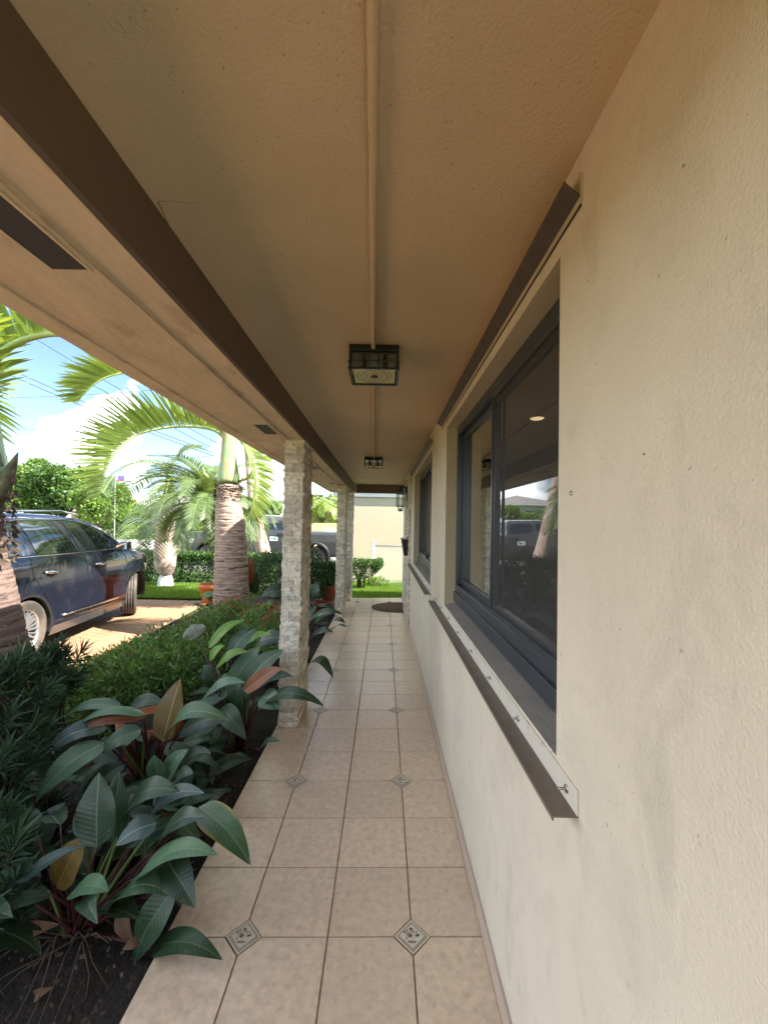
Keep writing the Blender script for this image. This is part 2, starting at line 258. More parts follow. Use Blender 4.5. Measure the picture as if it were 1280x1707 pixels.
# ------------------------------------------------------------------ mesh builder
class MB:
    def __init__(s): s.v = []; s.f = []; s.m = []; s.uv = []; s.sm = []
    def add(s, vs, fs, m=0, uv=None, smooth=False):
        o = len(s.v); s.v += [tuple(v) for v in vs]
        for k, f in enumerate(fs):
            s.f.append(tuple(i+o for i in f)); s.m.append(m); s.sm.append(smooth)
            s.uv.append([uv[i] for i in f] if uv else None)
        return s
    def box(s, x0, x1, y0, y1, z0, z1, m=0, M=None):
        vs = [Vector((x, y, z)) for z in (z0, z1) for y in (y0, y1) for x in (x0, x1)]
        if M: vs = [M @ v for v in vs]
        return s.add(vs, [(0, 2, 3, 1), (4, 5, 7, 6), (0, 1, 5, 4), (2, 6, 7, 3), (0, 4, 6, 2), (1, 3, 7, 5)], m)
    def tube(s, pts, rad, seg=8, m=0, cap=True, smooth=True):
        pts = [Vector(p) for p in pts]; n = len(pts)
        if not hasattr(rad, '__len__'): rad = [rad]*n
        vs = []; prev = None
        for i, p in enumerate(pts):
            t = (pts[min(i+1, n-1)]-pts[max(i-1, 0)]).normalized()
            a = prev if prev else (Vector((0, 0, 1)) if abs(t.z) < .9 else Vector((1, 0, 0)))
            x = (a - t*a.dot(t)).normalized(); prev = x; y = t.cross(x)
            for k in range(seg):
                an = 2*PI*k/seg; vs.append(p + (x*math.cos(an)+y*math.sin(an))*rad[i])
        fs = [(i*seg+k, i*seg+(k+1) % seg, (i+1)*seg+(k+1) % seg, (i+1)*seg+k) for i in range(n-1) for k in range(seg)]
        if cap: fs += [tuple(range(seg))[::-1], tuple((n-1)*seg+k for k in range(seg))]
        return s.add(vs, fs, m, smooth=smooth)
    def lathe(s, prof, seg=24, m=0, M=None, smooth=True):
        n = len(prof); vs = [Vector((r*math.cos(2*PI*k/seg), r*math.sin(2*PI*k/seg), z)) for r, z in prof for k in range(seg)]
        if M: vs = [M @ v for v in vs]
        return s.add(vs, [(i*seg+k, i*seg+(k+1) % seg, (i+1)*seg+(k+1) % seg, (i+1)*seg+k) for i in range(n-1) for k in range(seg)], m, smooth=smooth)
    def prism(s, poly, z0, z1, m=0, M=None):
        n = len(poly); vs = [Vector((x, y, z)) for z in (z0, z1) for x, y in poly]
        if M: vs = [M @ v for v in vs]
        return s.add(vs, [tuple(range(n))[::-1], tuple(range(n, 2*n))]+[(i, (i+1) % n, n+(i+1) % n, n+i) for i in range(n)], m)
    def build(s, name, mats, parent=None, bevel=0, link=True):
        me = bpy.data.meshes.new(name); me.from_pydata(s.v, [], s.f)
        for mm in (mats if isinstance(mats, (list, tuple)) else [mats]): me.materials.append(mm)
        me.polygons.foreach_set('material_index', s.m); me.polygons.foreach_set('use_smooth', s.sm)
        if any(u for u in s.uv):
            l = me.uv_layers.new(name='UVMap'); flat = []
            for f, u in zip(s.f, s.uv): flat += [c for q in (u or [(0, 0)]*len(f)) for c in q]
            l.data.foreach_set('uv', flat)
        me.update()
        o = bpy.data.objects.new(name, me); COL.objects.link(o)
        if parent: o.parent = parent
        if bevel:
            b = o.modifiers.new('bevel', 'BEVEL'); b.width = bevel; b.segments = 2; b.limit_method = 'ANGLE'
        return o
def tag(o, label=None, cat=None, group=None, kind=None):
    if label: o['label'] = label
    if cat: o['category'] = cat
    if group: o['group'] = group
    if kind: o['kind'] = kind
    return o
def thing(name, label, cat, loc=(0, 0, 0), rz=0, group=None):
    o = bpy.data.objects.new(name, None); COL.objects.link(o); o.location = loc; o.rotation_euler = (0, 0, rz); o.empty_display_size = .1
    return tag(o, label, cat, group)
def local(o, *objs):
    "keep world-built children in place under a root that has a location"
    bpy.context.view_layer.update()
    inv = (Matrix.Translation(o.location) @ o.rotation_euler.to_matrix().to_4x4()).inverted()
    for c in objs: c.matrix_parent_inverse = inv
def copy_tree(o, parent=None):
    c = o.copy(); COL.objects.link(c); c.parent = parent
    if parent is not None: c.matrix_parent_inverse = o.matrix_parent_inverse.copy()
    for ch in o.children: copy_tree(ch, c)
    return c
# ================================================================== GROUND
G = -.12
m = MB(); m.add([(-900, -300, G-.05), (900, -300, G-.05), (900, 1500, G-.05), (-900, 1500, G-.05)], [(0, 1, 2, 3)])
tag(m.build('ground', M_lawn), kind='structure')
m = MB(); m.add([(-14, -8, G), (-3.36, -8, G), (-3.36, 4.5, G), (-3.60, 8.9, G), (-14, 8.9, G)], [(0, 1, 2, 3, 4)])
tag(m.build('driveway', M_drive), kind='structure')
# planting bed with an uneven surface
m = MB(); nx, ny = 50, 150; vs = []
for j in range(ny+1):
    for i in range(nx+1):
        x = -3.42+i*(3.42-.80)/nx; y = -4+j*17.0/ny
        e = min(1, (x+3.42)/.25); z = G-.01+.07*e+.045*noise.noise(Vector((x*3, y*3, 1)))*e+.02*noise.noise(Vector((x*11, y*11, 4)))
        z = min(z, -.03)
        if i == nx: x, z = -.80, -.06
        vs.append((x, y, z))
m.add(vs, [(j*(nx+1)+i, j*(nx+1)+i+1, (j+1)*(nx+1)+i+1, (j+1)*(nx+1)+i) for j in range(ny) for i in range(nx)], smooth=True)
tag(m.build('planting_bed', M_soil), kind='structure')
m = MB()
for k in range(1500):
    x = rnd.uniform(-3.4, -.84); y = rnd.uniform(.6, 7) if k > 900 else rnd.uniform(.8, 2.6)
    if k < 500: x = rnd.uniform(-1.5, -.84)
    s_ = rnd.uniform(.002, .009); Mx = Matrix.Translation((x, y, -.028+.035*noise.noise(Vector((x*3, y*3, 1))))) @ Matrix.Rotation(rnd.uniform(0, 6), 4, 'Z') @ Matrix.Rotation(rnd.uniform(-.6, .6), 4, 'X')
    m.box(-s_, s_, -s_*.6, s_*.6, -.003, .004, M=Mx)
tag(m.build('mulch', M_chip), 'pale chips and fallen bits scattered on the dark planting bed', 'mulch', kind='stuff')
# street, pavements
for nm, y0, y1, z, mm in (('street', 13.6, 22.5, G+.004, M_asph), ('far_sidewalk', 22.5, 32, G+.09, M_side)):
    m = MB(); m.box(-120, 120, y0, y1, z-.2, z); tag(m.build(nm, mm), kind='structure')
# ================================================================== PORCH FLOOR
def fz(x): return .02*x
TS = .3255; X0 = -.1855; Y0 = 1.655; XL, XR = -.815, .409
G2 = .0028; DH = .068
m = MB(); m.add([(XL, -3, fz(XL)-.004), (.43, -3, fz(.43)-.004), (.43, 8.96, fz(.43)-.004), (XL, 8.96, fz(XL)-.004), (XL, -3, -.2), (XL, 8.96, -.2), (.43, 8.96, -.2)],
      [(0, 1, 2, 3), (4, 0, 3, 5), (5, 3, 2, 6)])
floor = tag(m.build('porch_floor', M_grout), kind='structure')
m = MB(); dia = []
def cut_corner(i, j): return (i % 2 == 1) and (j % 3 == 0)     # grid corners that carry an inset
for j in range(-15, 23):
    for i in range(-3, 3):
        x0, x1 = X0+i*TS, X0+(i+1)*TS; y0, y1 = Y0+j*TS, Y0+(j+1)*TS
        cs = [(x0, y0, i, j, 1, 1), (x1, y0, i+1, j, -1, 1), (x1, y1, i+1, j+1, -1, -1), (x0, y1, i, j+1, 1, -1)]
        if x1 < XL or x0 > XR or y0 > 8.9: continue
        poly = []
        for k, (x, y, a, b, sx_, sy_) in enumerate(cs):
            if cut_corner(a, b):
                c1, c2 = (x+sx_*(DH+.004), y+sy_*G2), (x+sx_*G2, y+sy_*(DH+.004))
                poly += [c2, c1] if k in (0, 2) else [c1, c2]
            else: poly.append((x+sx_*G2, y+sy_*G2))
        poly = [(min(max(x, XL), XR), min(y, 8.955)) for x, y in poly]
        dz = rnd.uniform(-.0004, .0004)
        cx = sum(p[0] for p in poly)/len(poly); cy = sum(p[1] for p in poly)/len(poly); n = len(poly)
        top = [(cx+(x-cx)*.990, cy+(y-cy)*.990, fz(x)+dz) for x, y in poly]; bot = [(x, y, fz(x)-.0035) for x, y in poly]
        m.add(bot+top, [tuple(range(n, 2*n))]+[(k, (k+1) % n, n+(k+1) % n, n+k) for k in range(n)])
m.build('floor_tiles', M_tile, floor)
def inset(x, y):
    r = MB()
    def dd(h, z, mi):
        r.add([(x-h, y, fz(x)+z), (x, y-h, fz(x)+z), (x+h, y, fz(x)+z), (x, y+h, fz(x)+z)], [(0, 1, 2, 3)], mi)
    dd(DH, -.0006, 0); dd(DH*.86, .0002, 2); dd(DH*.80, .0009, 0); dd(DH*.745, .0016, 1); dd(DH*.71, .0023, 0)
    z = fz(x)+.0031
    def petal(px, py, an, l, w, mi, q=0):
        c, s = math.cos(an), math.sin(an); P = [(0, 0), (l*.4, w), (l, 0), (l*.4, -w)]
        r.add([(x+px+c*a-s*b, y+py+s*a+c*b, z+q) for a, b in P], [(3, 2, 1, 0)], mi)
    for k in range(5): petal(-.008, .001, k*2*PI/5, .012, .0055, 2)
    for k in range(5): petal(-.003, .026, k*2*PI/5+.4, .009, .003, 1)
    for px, py, an, l, w, mi in ((.012, -.005, 1.0, .016, .004, 1), (.017, -.004, .6, .018, .0035, 1), (.022, -.003, 1.3, .014, .003, 1), (-.026, .006, 1.9, .016, .004, 1), (-.022, .012, 1.2, .017, .003, 1),
        (0, -.030, 1.57, .014, .006, 2), (-.006, -.028, 2.4, .012, .004, 1), (.006, -.028, .8, .012, .004, 1), (-.016, -.018, -1.0, .014, .004, 2), (-.024, -.006, -1.3, .012, .003, 1), (.010, .014, 2.4, .016, .0035, 2), (.02, .010, 1.9, .012, .003, 1)):
        petal(px, py, an, l, w, mi, .0002)
    pts = [(-.024+.004*math.cos(t*.9), -.014+t*.006, z) for t in range(5)]
    for t in range(9):
        a = 3.6-t*.32; b = a-.32; R1, R2 = .020, .0218
        r.add([(x-.003+q*math.cos(w_), y-.006+q*math.sin(w_), z+.0004) for q, w_ in ((R1, a), (R2, a), (R2, b), (R1, b))], [(0, 1, 2, 3)], 2)
    return r
for j in range(-3, 21, 3):
    for i in (-1, 1): inset(X0+i*TS, Y0+j*TS).build('inset_tile', [M_insetw, M_insetg, M_insetb], floor)
# ================================================================== HOUSE
house = thing('house', 'tan stucco house wall and covered porch with brown fascia and stone columns', 'house', (.42, 3, 0))
hp = []
def hpart(mb, name, mats, label=None, parent=None, bevel=0):
    o = mb.build(name, mats, parent or house, bevel)
    if parent is None: hp.append(o)
    if label: o['label'] = label
    return o
WX = .42
wins = [(1.005, 2.84, 1.055, 2.262), (3.70, 5.80, 1.055, 2.262)]
m = MB()
ys = sorted({-3.0, 6.40, *[w[0] for w in wins], *[w[1] for w in wins]}); zs = [0, 1.055, 2.262, 2.43]
for a, b in zip(ys, ys[1:]):
    for c, d in zip(zs, zs[1:]):
        if any(w[0] <= a and b <= w[1] and w[2] <= c and d <= w[3] for w in wins): continue
        m.add([(WX, a, c), (WX, b, c), (WX, b, d), (WX, a, d)], [(3, 2, 1, 0)])
hpart(m, 'wall', M_wall)
m = MB(); m.box(WX+.0, .7, 7.65, 8.95, 0, 2.43); hpart(m, 'door_wall', M_wall)
m = MB()
for (a, b, c, d) in wins:
    X1 = WX+.16
    m.add([(WX, b, c), (X1, b, c), (X1, b, d), (WX, b, d)], [(0, 1, 2, 3)]); m.add([(WX, a, c), (X1, a, c), (X1, a, d), (WX, a, d)], [(3, 2, 1, 0)])
    m.add([(WX, a, d), (X1, a, d), (X1, b, d), (WX, b, d)], [(0, 1, 2, 3)])
hpart(m, 'window_reveal', M_reveal)
m = MB(); m.box(.6, 9.5, -3, 8.9, 2.44, 2.46); m.box(.72, 9.5, 8.7, 8.9, 0, 2.43); m.box(.58, 9.5, -3.1, -3, -.1, 2.43); m.box(9.4, 9.5, -3, 8.9, 0, 2.43)
hpart(m, 'rear_wall', M_wall)
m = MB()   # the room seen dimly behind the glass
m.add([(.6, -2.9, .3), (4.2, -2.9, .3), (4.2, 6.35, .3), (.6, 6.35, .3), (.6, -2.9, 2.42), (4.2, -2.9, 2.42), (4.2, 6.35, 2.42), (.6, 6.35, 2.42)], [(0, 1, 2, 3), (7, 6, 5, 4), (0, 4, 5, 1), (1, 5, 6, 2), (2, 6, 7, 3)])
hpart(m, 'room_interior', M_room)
m = MB(); m.lathe([(0, 2.412), (.04, 2.412), (.048, 2.416), (.05, 2.42)], 20, M=Matrix.Translation((1.15, 3.15, 0)))
hpart(m, 'interior_downlight', M_glow, 'small lit warm downlight inside the room')
# ceiling and roof
m = MB(); m.box(-.64, WX+.02, -3, 9.14, 2.43, 2.46); hpart(m, 'ceiling', M_ceil)
m = MB()
m.add([(-1.16, -3.2, 2.60), (9.6, -3.2, 2.60), (9.6, 9.3, 2.60), (-1.16, 9.3, 2.60), (3.2, 1.5, 3.55), (5.2, 4.5, 3.55)], [(0, 1, 4), (1, 2, 5, 4), (2, 3, 5), (3, 0, 4, 5), (3, 2, 1, 0)])
hpart(m, 'roof', M_roof)
m = MB()   # long brown beam face and the cross beam at the end
def bxx(y): return -.618-.0072*(y-.6)
vs = []
for y in (-3, 9.02): x = bxx(y); vs += [(x, y, 2.432), (x, y, 2.252), (x-.012, y, 2.246), (x-.012, y, 2.432)]
m.add(vs, [(0, 4, 5, 1), (1, 5, 6, 2), (2, 6, 7, 3)]); hpart(m, 'beam', M_brown)
m = MB(); m.box(-.70, .47, 9.02, 9.16, 2.25, 2.43); hpart(m, 'cross_beam', M_brown)
m = MB()
for y0, y1 in ((-3, 8.98),):
    xa, xb = bxx(y0), bxx(y1)
    # strip under the beam, outer soffit a step lower, outer lip
    m.add([(xa-.008, y0, 2.254), (xb-.008, y1, 2.254), (xb-.135, y1, 2.254), (xa-.135, y0, 2.254)], [(0, 1, 2, 3)])
    m.add([(xa-.135, y0, 2.254), (xb-.135, y1, 2.254), (xb-.135, y1, 2.243), (xa-.135, y0, 2.243)], [(0, 1, 2, 3)])
    m.add([(xa-.135, y0, 2.243), (xb-.135, y1, 2.243), (-1.07, y1, 2.243), (-1.07, y0, 2.243)], [(0, 1, 2, 3)])
    m.add([(-1.07, y0, 2.243), (-1.07, y1, 2.243), (-1.075, y1, 2.237), (-1.075, y0, 2.237)], [(0, 1, 2, 3)])
    m.add([(-1.075, y0, 2.237), (-1.075, y1, 2.237), (-1.165, y1, 2.240), (-1.165, y0, 2.240)], [(0, 1, 2, 3)])
    m.add([(-1.165, y0, 2.240), (-1.165, y1, 2.240), (-1.175, y1, 2.61), (-1.175, y0, 2.61)], [(0, 1, 2, 3)])
m.add([(-1.17, 8.98, 2.24), (-.6, 8.98, 2.24), (-.6, 8.98, 2.61), (-1.17, 8.98, 2.61)], [(3, 2, 1, 0)])
m.box(-.64, .7, 9.165, 9.2, 2.25, 2.6)
hpart(m, 'soffit', M_soff)
for k, (y0, y1) in enumerate(((.66, 1.06), (2.755, 3.06), (4.75, 5.05), (6.75, 7.05), (-1.4, -1.0))):
    m = MB(); x1 = bxx(y1)-.155; m.box(x1-.092, x1, y0, y1, 2.2405, 2.2425, 0)
    pass
    v = hpart(m, 'soffit_vent', M_plastic)
    m = MB()
    m.box(x1-.1, x1-.092, y0-.008, y1+.008, 2.239, 2.2428); m.box(x1, x1+.008, y0-.008, y1+.008, 2.239, 2.2428); m.box(x1-.092, x1, y0-.008, y0, 2.239, 2.2428); m.box(x1-.092, x1, y1, y1+.008, 2.239, 2.2428)
    hpart(m, 'vent_frame', M_soff, parent=v)
# conduit along the ceiling
m = MB()
pts = [(.005-.0235*(y+1), y, 2.417+.0015*math.sin(y*3)) for y in [-1+.25*k for k in range(27)]]
m.tube(pts, .011, 10)
for y in (.2, 3.4): m.tube([(.005-.0235*(y+1), y-.02, 2.417), (.005-.0235*(y+1), y+.02, 2.417)], .0145, 10)
hpart(m, 'conduit', M_ceil)
# hairline crack in the ceiling and a chip of pale filler on the first track
m = MB()
pts = [Vector((-.624, 1.16, 2.4298)), Vector((-.618, 1.13, 2.4298)), Vector((-.612, 1.10, 2.4298)), Vector((-.607, 1.07, 2.4298)), Vector((-.603, 1.065, 2.4298))]
m.tube(pts, [.0016, .0011, .0014, .0018, .0006], 5)
m.tube([Vector((-.606, 1.068, 2.4299)), Vector((-.57, 1.065, 2.4299)), Vector((-.53, 1.072, 2.4299)), Vector((-.48, 1.066, 2.4299))], [.0006, .0005, .0004, .0002], 4)
hpart(m, 'ceiling_crack', M_brown)
# baseboard
m = MB()
for k in range(20):
    y0 = -3+k*.47; y1 = min(y0+.466, 6.38)
    if y0 < 6.3: m.box(.409, .4195, y0, y1, .0, .085)
hpart(m, 'baseboard', M_base, bevel=.002)
# nail heads / plugs on the wall
for y, z, r in ((.935, 1.675, .0055), (3.05, 1.66, .005), (3.35, 1.66, .005), (.672, 1.72, .0018), (.582, 2.12, .0018)):
    m = MB(); m.lathe([(.0001, .004), (r*.5, .004), (r, .002), (r*1.1, 0)], 10, M=Matrix.Translation((WX, y, z)) @ Matrix.Rotation(-PI/2, 4, 'Y'))
    hpart(m, 'wall_plug', M_steel)
# windows
def window(a, b, c, d, flip=False):
    X = WX+.072
    w = MB()
    fd, F = .05, .035
    w.box(X, X+fd+.02, a+.001, b-.001, c+.03, c+.03+.115); w.box(X-.012, X, a+.001, b-.001, c+.03, c+.095)
    w.box(X, X+fd+.02, a+.001, b-.001, d-.05, d-.001)
    w.box(X, X+fd+.02, a+.001, a+F, c+.145, d-.05); w.box(X, X+fd+.02, b-F, b-.001, c+.145, d-.05)
    fr = hpart(w, 'window', M_frame, bevel=.003)
    mid = (a+b)/2 if not flip else a+(b-a)*.42
    def sash(y0, y1, x, nm, r=.038):
        s = MB(); z0, z1 = c+.146, d-.052
        s.box(x, x+.026, y0, y1, z0, z0+r); s.box(x, x+.026, y0, y1, z1-r, z1); s.box(x, x+.026, y0, y0+r*.8, z0+r, z1-r); s.box(x, x+.026, y1-r*.8, y1, z0+r, z1-r)
        hpart(s, nm, M_frame, parent=fr, bevel=.003)
        g = MB(); X_ = x+.014; g.add([(X_, y0+.02, z0+.02), (X_, y1-.02, z0+.02), (X_, y1-.02, z1-.02), (X_, y0+.02, z1-.02)], [(3, 2, 1, 0)])
        hpart(g, 'glass_pane', M_glass, parent=fr)
    if not flip:
        sash(mid-.02, b-F, X+.034, 'sash'); sash(a+F, mid+.03, X+.018, 'sash')
        s0, s1 = a+F, mid+.01
    else:
        sash(a+F, mid+.03, X+.018, 'sash'); sash(mid-.02, b-F, X+.034, 'sash')
        s0, s1 = mid+.3, b-F
    s = MB(); z0, z1 = c+.146, d-.052
    for q in ((s0, s1, z0, z0+.022), (s0, s1, z1-.022, z1), (s0, s0+.02, z0+.022, z1-.022), (s1-.02, s1, z0+.022, z1-.022)): s.box(X+.002, X+.012, *q)
    hpart(s, 'screen_frame', M_frame, parent=fr)
    s = MB(); X_ = X+.008; s.add([(X_, s0+.018, z0+.02), (X_, s1-.018, z0+.02), (X_, s1-.018, z1-.02), (X_, s0+.018, z1-.02)], [(3, 2, 1, 0)])
    hpart(s, 'insect_screen', M_screen, parent=fr)
    s = MB(); s.add([(WX, a, c), (WX, b, c), (X+.09, b, c+.032), (X+.09, a, c+.032), (X+.09, a, c-.05), (X+.09, b, c-.05)], [(3, 2, 1, 0)])
    hpart(s, 'window_sill', M_sill)
window(*wins[0]); window(*wins[1], flip=True)
# storm shutter tracks
def bottom_track(y0, y1, z, nb):
    t = MB(); t.box(WX-.0035, WX-.0002, y0, y1, z+.003, z+.056)
    o = hpart(t, 'shutter_track', M_trackw, bevel=.0008)
    t = MB(); t.box(WX-.052, WX-.0004, y0, y1, z, z+.003); t.box(WX-.055, WX-.052, y0, y1, z-.006, z+.003)
    hpart(t, 'track_ledge', M_trackb, parent=o)
    for k in range(nb):
        y = y0+.05+(y1-y0-.12)*k/(nb-1)
        Mx = Matrix.Translation((WX-.0035, y, z+.03)) @ Matrix.Rotation(-PI/2, 4, 'Y')
        t = MB(); t.lathe([(.0001, .002), (.009, .002), (.009, 0)], 14, M=Mx); t.lathe([(.0001, .020), (.003, .020), (.003, .002)], 8, M=Mx)
        hpart(t, 'bolt', M_steel, parent=o)
bottom_track(.89, 3.33, .989, 8); bottom_track(3.62, 6.36, .989, 10)
def top_track(y0, y1):
    t = MB(); t.box(WX-.004, WX-.0002, y0, y1, 2.309, 2.376); o = hpart(t, 'shutter_header', M_reveal)
    t = MB(); A = [(WX-.0042, 2.324), (WX-.036, 2.349), (WX-.040, 2.356), (WX-.038, 2.358), (WX-.033, 2.352), (WX-.0042, 2.328)]
    vs = [(x, y, z) for y in (y0+.004, y1) for x, z in A]; n = len(A)
    t.add(vs, [(i, (i+1) % n, n+(i+1) % n, n+i) for i in range(n)]+[tuple(range(n)), tuple(range(n, 2*n))[::-1]])
    hpart(t, 'header_flange', MATS.get('header_bronze') or mat('header_bronze', (.065, .047, .034), .6, var=.2, vscale=10, dirt=((.2, .16, .12), 30, .68, .03, .5)), parent=o)
    t = MB(); t.box(WX-.0025, WX-.0002, y0+.004, y1, 2.3035, 2.3088); hpart(t, 'header_gap_shade', M_black, parent=o)  # thin black strip standing in for the shadowed gap below the header
top_track(.89, 3.08); top_track(3.62, 6.30)
# ---- stone cladding
def stone_ring(m, faces, z0, z1, mi=0):
    "faces: list of (origin, along, outward, length)"
    z = z0
    while z < z1-.005:
        h = rnd.choice((.028, .034, .04, .046)); h = min(h, z1-z)
        rp_ = rnd.uniform(-.004, .004)
        for (o, al, ow, ln) in faces:
            s_ = -.004
            while s_ < ln-.01:
                l = rnd.uniform(.05, .20); l = min(l, ln+.004-s_)
                if ln-(s_+l) < .03: l = ln+.004-s_
                p = .008+rp_+rnd.uniform(-.006, .007); hh = h-.0012
                pts = []
                for zz in (z, z+hh):
                    for a, b in ((s_+.0006, 0), (s_+l-.0006, 0), (s_+l-.0006, p+rnd.uniform(-.002, .003)), (s_+.0006, p+rnd.uniform(-.002, .003))):
                        q = o+al*a+ow*(b if b else -.01); pts.append((q.x, q.y, zz+(rnd.uniform(-.001, .001))))
                m.add(pts, [(0, 1, 2, 3), (7, 6, 5, 4), (3, 2, 6, 7), (1, 5, 6, 2), (0, 3, 7, 4)], mi)
                s_ += l
        z += h
def column(x0, x1, y0, y1, top=2.256, bot=-.08):
    V = Vector; m = MB(); m.box(x0+.004, x1-.004, y0+.004, y1-.004, bot, top-.002)
    stone_ring(m, [(V((x0, y0, 0)), V((1, 0, 0)), V((0, -1, 0)), x1-x0), (V((x1, y0, 0)), V((0, 1, 0)), V((1, 0, 0)), y1-y0),
                   (V((x1, y1, 0)), V((-1, 0, 0)), V((0, 1, 0)), x1-x0), (V((x0, y1, 0)), V((0, -1, 0)), V((-1, 0, 0)), y1-y0)], bot, top)
    return m
cols = [(-.790, -.652, 3.31, 3.70), (-.792, -.665, 7.11, 7.49), (-.79, -.652, 8.56, 8.92)]
for k, c in enumerate(cols):
    hpart(column(*c, top=2.243 if k else 2.2525), 'stone_column', M_stone)
m = MB(); m.box(.40, .70, 6.405, 7.65, 0, 2.43)
stone_ring(m, [(Vector((.395, 6.40, 0)), Vector((0, 1, 0)), Vector((-1, 0, 0)), 1.25), (Vector((.62, 6.40, 0)), Vector((-1, 0, 0)), Vector((0, -1, 0)), .225)], 0, 2.43)
hpart(m, 'stone_cladding', M_stone, 'pale split stone panel beside the front door')
local(house, *hp)
# ================================================================== PORCH THINGS
def ceiling_light(label, x, y):
    t = thing('ceiling_light', label, 'ceiling light', (x, y, 2.43), 0, 'square lights on the porch ceiling')
    h = .1155; z1 = -.002; zb = -.118
    m = MB(); m.box(-h, h, -h, h, -.03, z1); m.box(-h+.012, h-.012, -h+.012, h-.012, -.04, -.03); m.build('mounting_plate', M_black, t, bevel=.002)
    m = MB(); r = .0065
    for sx_ in (-1, 1):
        for sy_ in (-1, 1): m.box(sx_*h-(r*2 if sx_ > 0 else 0), sx_*h+(0 if sx_ > 0 else r*2), sy_*h-(r*2 if sy_ > 0 else 0), sy_*h+(0 if sy_ > 0 else r*2), zb, -.03)
    for zz, rr in ((zb, .011), (-.082, .005)):
        e = h+.004
        m.box(-e, e, -e, -e+rr, zz, zz+rr*.8); m.box(-e, e, e-rr, e, zz, zz+rr*.8); m.box(-e, -e+rr, -e+rr, e-rr, zz, zz+rr*.8); m.box(e-rr, e, -e+rr, e-rr, zz, zz+rr*.8)
    for q in (-.024, .024):
        m.box(q-.002, q+.002, -h-.002, -h+.003, zb+.012, -.03); m.box(q-.002, q+.002, h-.003, h+.002, zb+.012, -.03); m.box(-h-.002, -h+.003, q-.002, q+.002, zb+.012, -.03); m.box(h-.003, h+.002, q-.002, q+.002, zb+.012, -.03)
    m.build('cage', M_black, t)
    m = MB(); g = h-.014
    for a, b, c, d in ((-g, -g, g, -g), (g, -g, g, g), (g, g, -g, g), (-g, g, -g, -g)):
        m.add([(a, b, zb+.012), (c, d, zb+.012), (c, d, -.04), (a, b, -.04)], [(0, 1, 2, 3)])
    m.build('glass_side', M_lglass, t)
    m = MB(); m.box(-g, g, -g, g, zb+.008, zb+.012); m.build('bottom_glass', M_frost, t)
    m = MB()
    for R, w_ in ((.082, .006), (.060, .008), (.036, .008)): m.lathe([(R, zb+.0075), (R+w_*.5, zb+.004), (R+w_, zb+.0075)], 40)
    m.lathe([(.0001, zb+.001), (.016, zb+.002), (.018, zb+.0075)], 20, m=1); m.build('glass_rings', [MATS.get('ring_glass') or mat('ring_glass', (.42, .43, .33), .2), M_black], t)
    for q in (-.052, .052):
        m = MB(); Mx = Matrix.Translation((q, 0, 0)); m.lathe([(.013, -.04), (.013, -.056), (.0001, -.056)], 12, M=Mx); s = m.build('lamp_socket', M_black, t)
        m = MB(); m.lathe([(.011, -.056), (.014, -.064), (.024, -.078), (.027, -.088), (.022, -.100), (.0001, -.106)], 16, M=Mx); m.build('bulb', M_bulb, s)
    return t
ceiling_light('larger looking black caged square ceiling light with clear glass, nearest to the camera', -.060, 2.025)
ceiling_light('small looking black caged square ceiling light farther down the porch, before the cross beam', -.142, 5.32)
# wall lantern
t = thing('wall_lantern', 'black wall lantern with open rectangular frame on the stone cladding', 'wall lamp', (.385, 6.9, 1.95))
m = MB(); m.box(-.018, .0, -.06, .06, .02, .28); m.build('back_plate', M_black, t, bevel=.002)
m = MB(); m.box(-.14, -.018, -.012, .012, .235, .26); m.box(-.045, -.018, -.012, .012, .15, .235); m.build('arm', M_black, t)
m = MB(); cx = -.115; hh = .065
for q in (-1, 1):
    for z0 in (-.07, .135): m.box(cx-hh, cx+hh, q*hh-.006, q*hh+.006, z0, z0+.012)
    for z0 in (-.07, .135): m.box(cx+q*hh-.006, cx+q*hh+.006, -hh+.006, hh-.006, z0, z0+.012)
    for s_ in (-1, 1): m.box(cx+q*hh-.006, cx+q*hh+.006, s_*hh-.006, s_*hh+.006, -.058, .135)
m.build('frame', M_black, t)
m = MB(); m.box(cx-.045, cx+.045, -.045, .045, .165, .21); m.box(cx-.03, cx+.03, -.03, .03, .21, .236); m.build('cap', M_black, t, bevel=.004)
m = MB(); m.box(cx-.04, cx+.04, -.04, .04, -.15, -.125); m.box(cx-.02, cx+.02, -.02, .02, -.125, -.1); m.build('foot', M_black, t, bevel=.003)
m = MB(); m.lathe([(.036, -.11), (.036, .165)], 20, M=Matrix.Translation((cx, 0, 0))); m.build('glass_cylinder', M_lglass, t)
m = MB()
for a in range(2): m.tube([(cx+.04*(1 if a else -1), 0, -.125), (cx+.04*(1 if a else -1), 0, .165)], .004, 6)
m.build('rod', M_black, t)
# mailbox
t = thing('mailbox', 'black wall mailbox tapering downward below the lantern', 'mailbox', (.385, 6.62, 1.10))
m = MB()
m.add([(0, -.13, 0), (0, .13, 0), (-.06, .13, 0), (-.06, -.13, 0), (0, -.17, .25), (0, .17, .25), (-.105, .17, .25), (-.105, -.17, .25)], [(0, 1, 2, 3), (3, 2, 6, 7), (0, 3, 7, 4), (1, 5, 6, 2), (4, 7, 6, 5)])
m.build('box', M_black, t, bevel=.003)
m = MB(); m.add([(-.115, -.18, .252), (-.115, .18, .252), (0, .18, .300), (0, -.18, .300), (-.115, -.18, .262), (-.115, .18, .262), (0, .18, .31), (0, -.18, .31)], [(0, 1, 2, 3), (7, 6, 5, 4), (0, 4, 5, 1), (0, 3, 7, 4), (1, 5, 6, 2)])
m.build('lid', M_black, t)
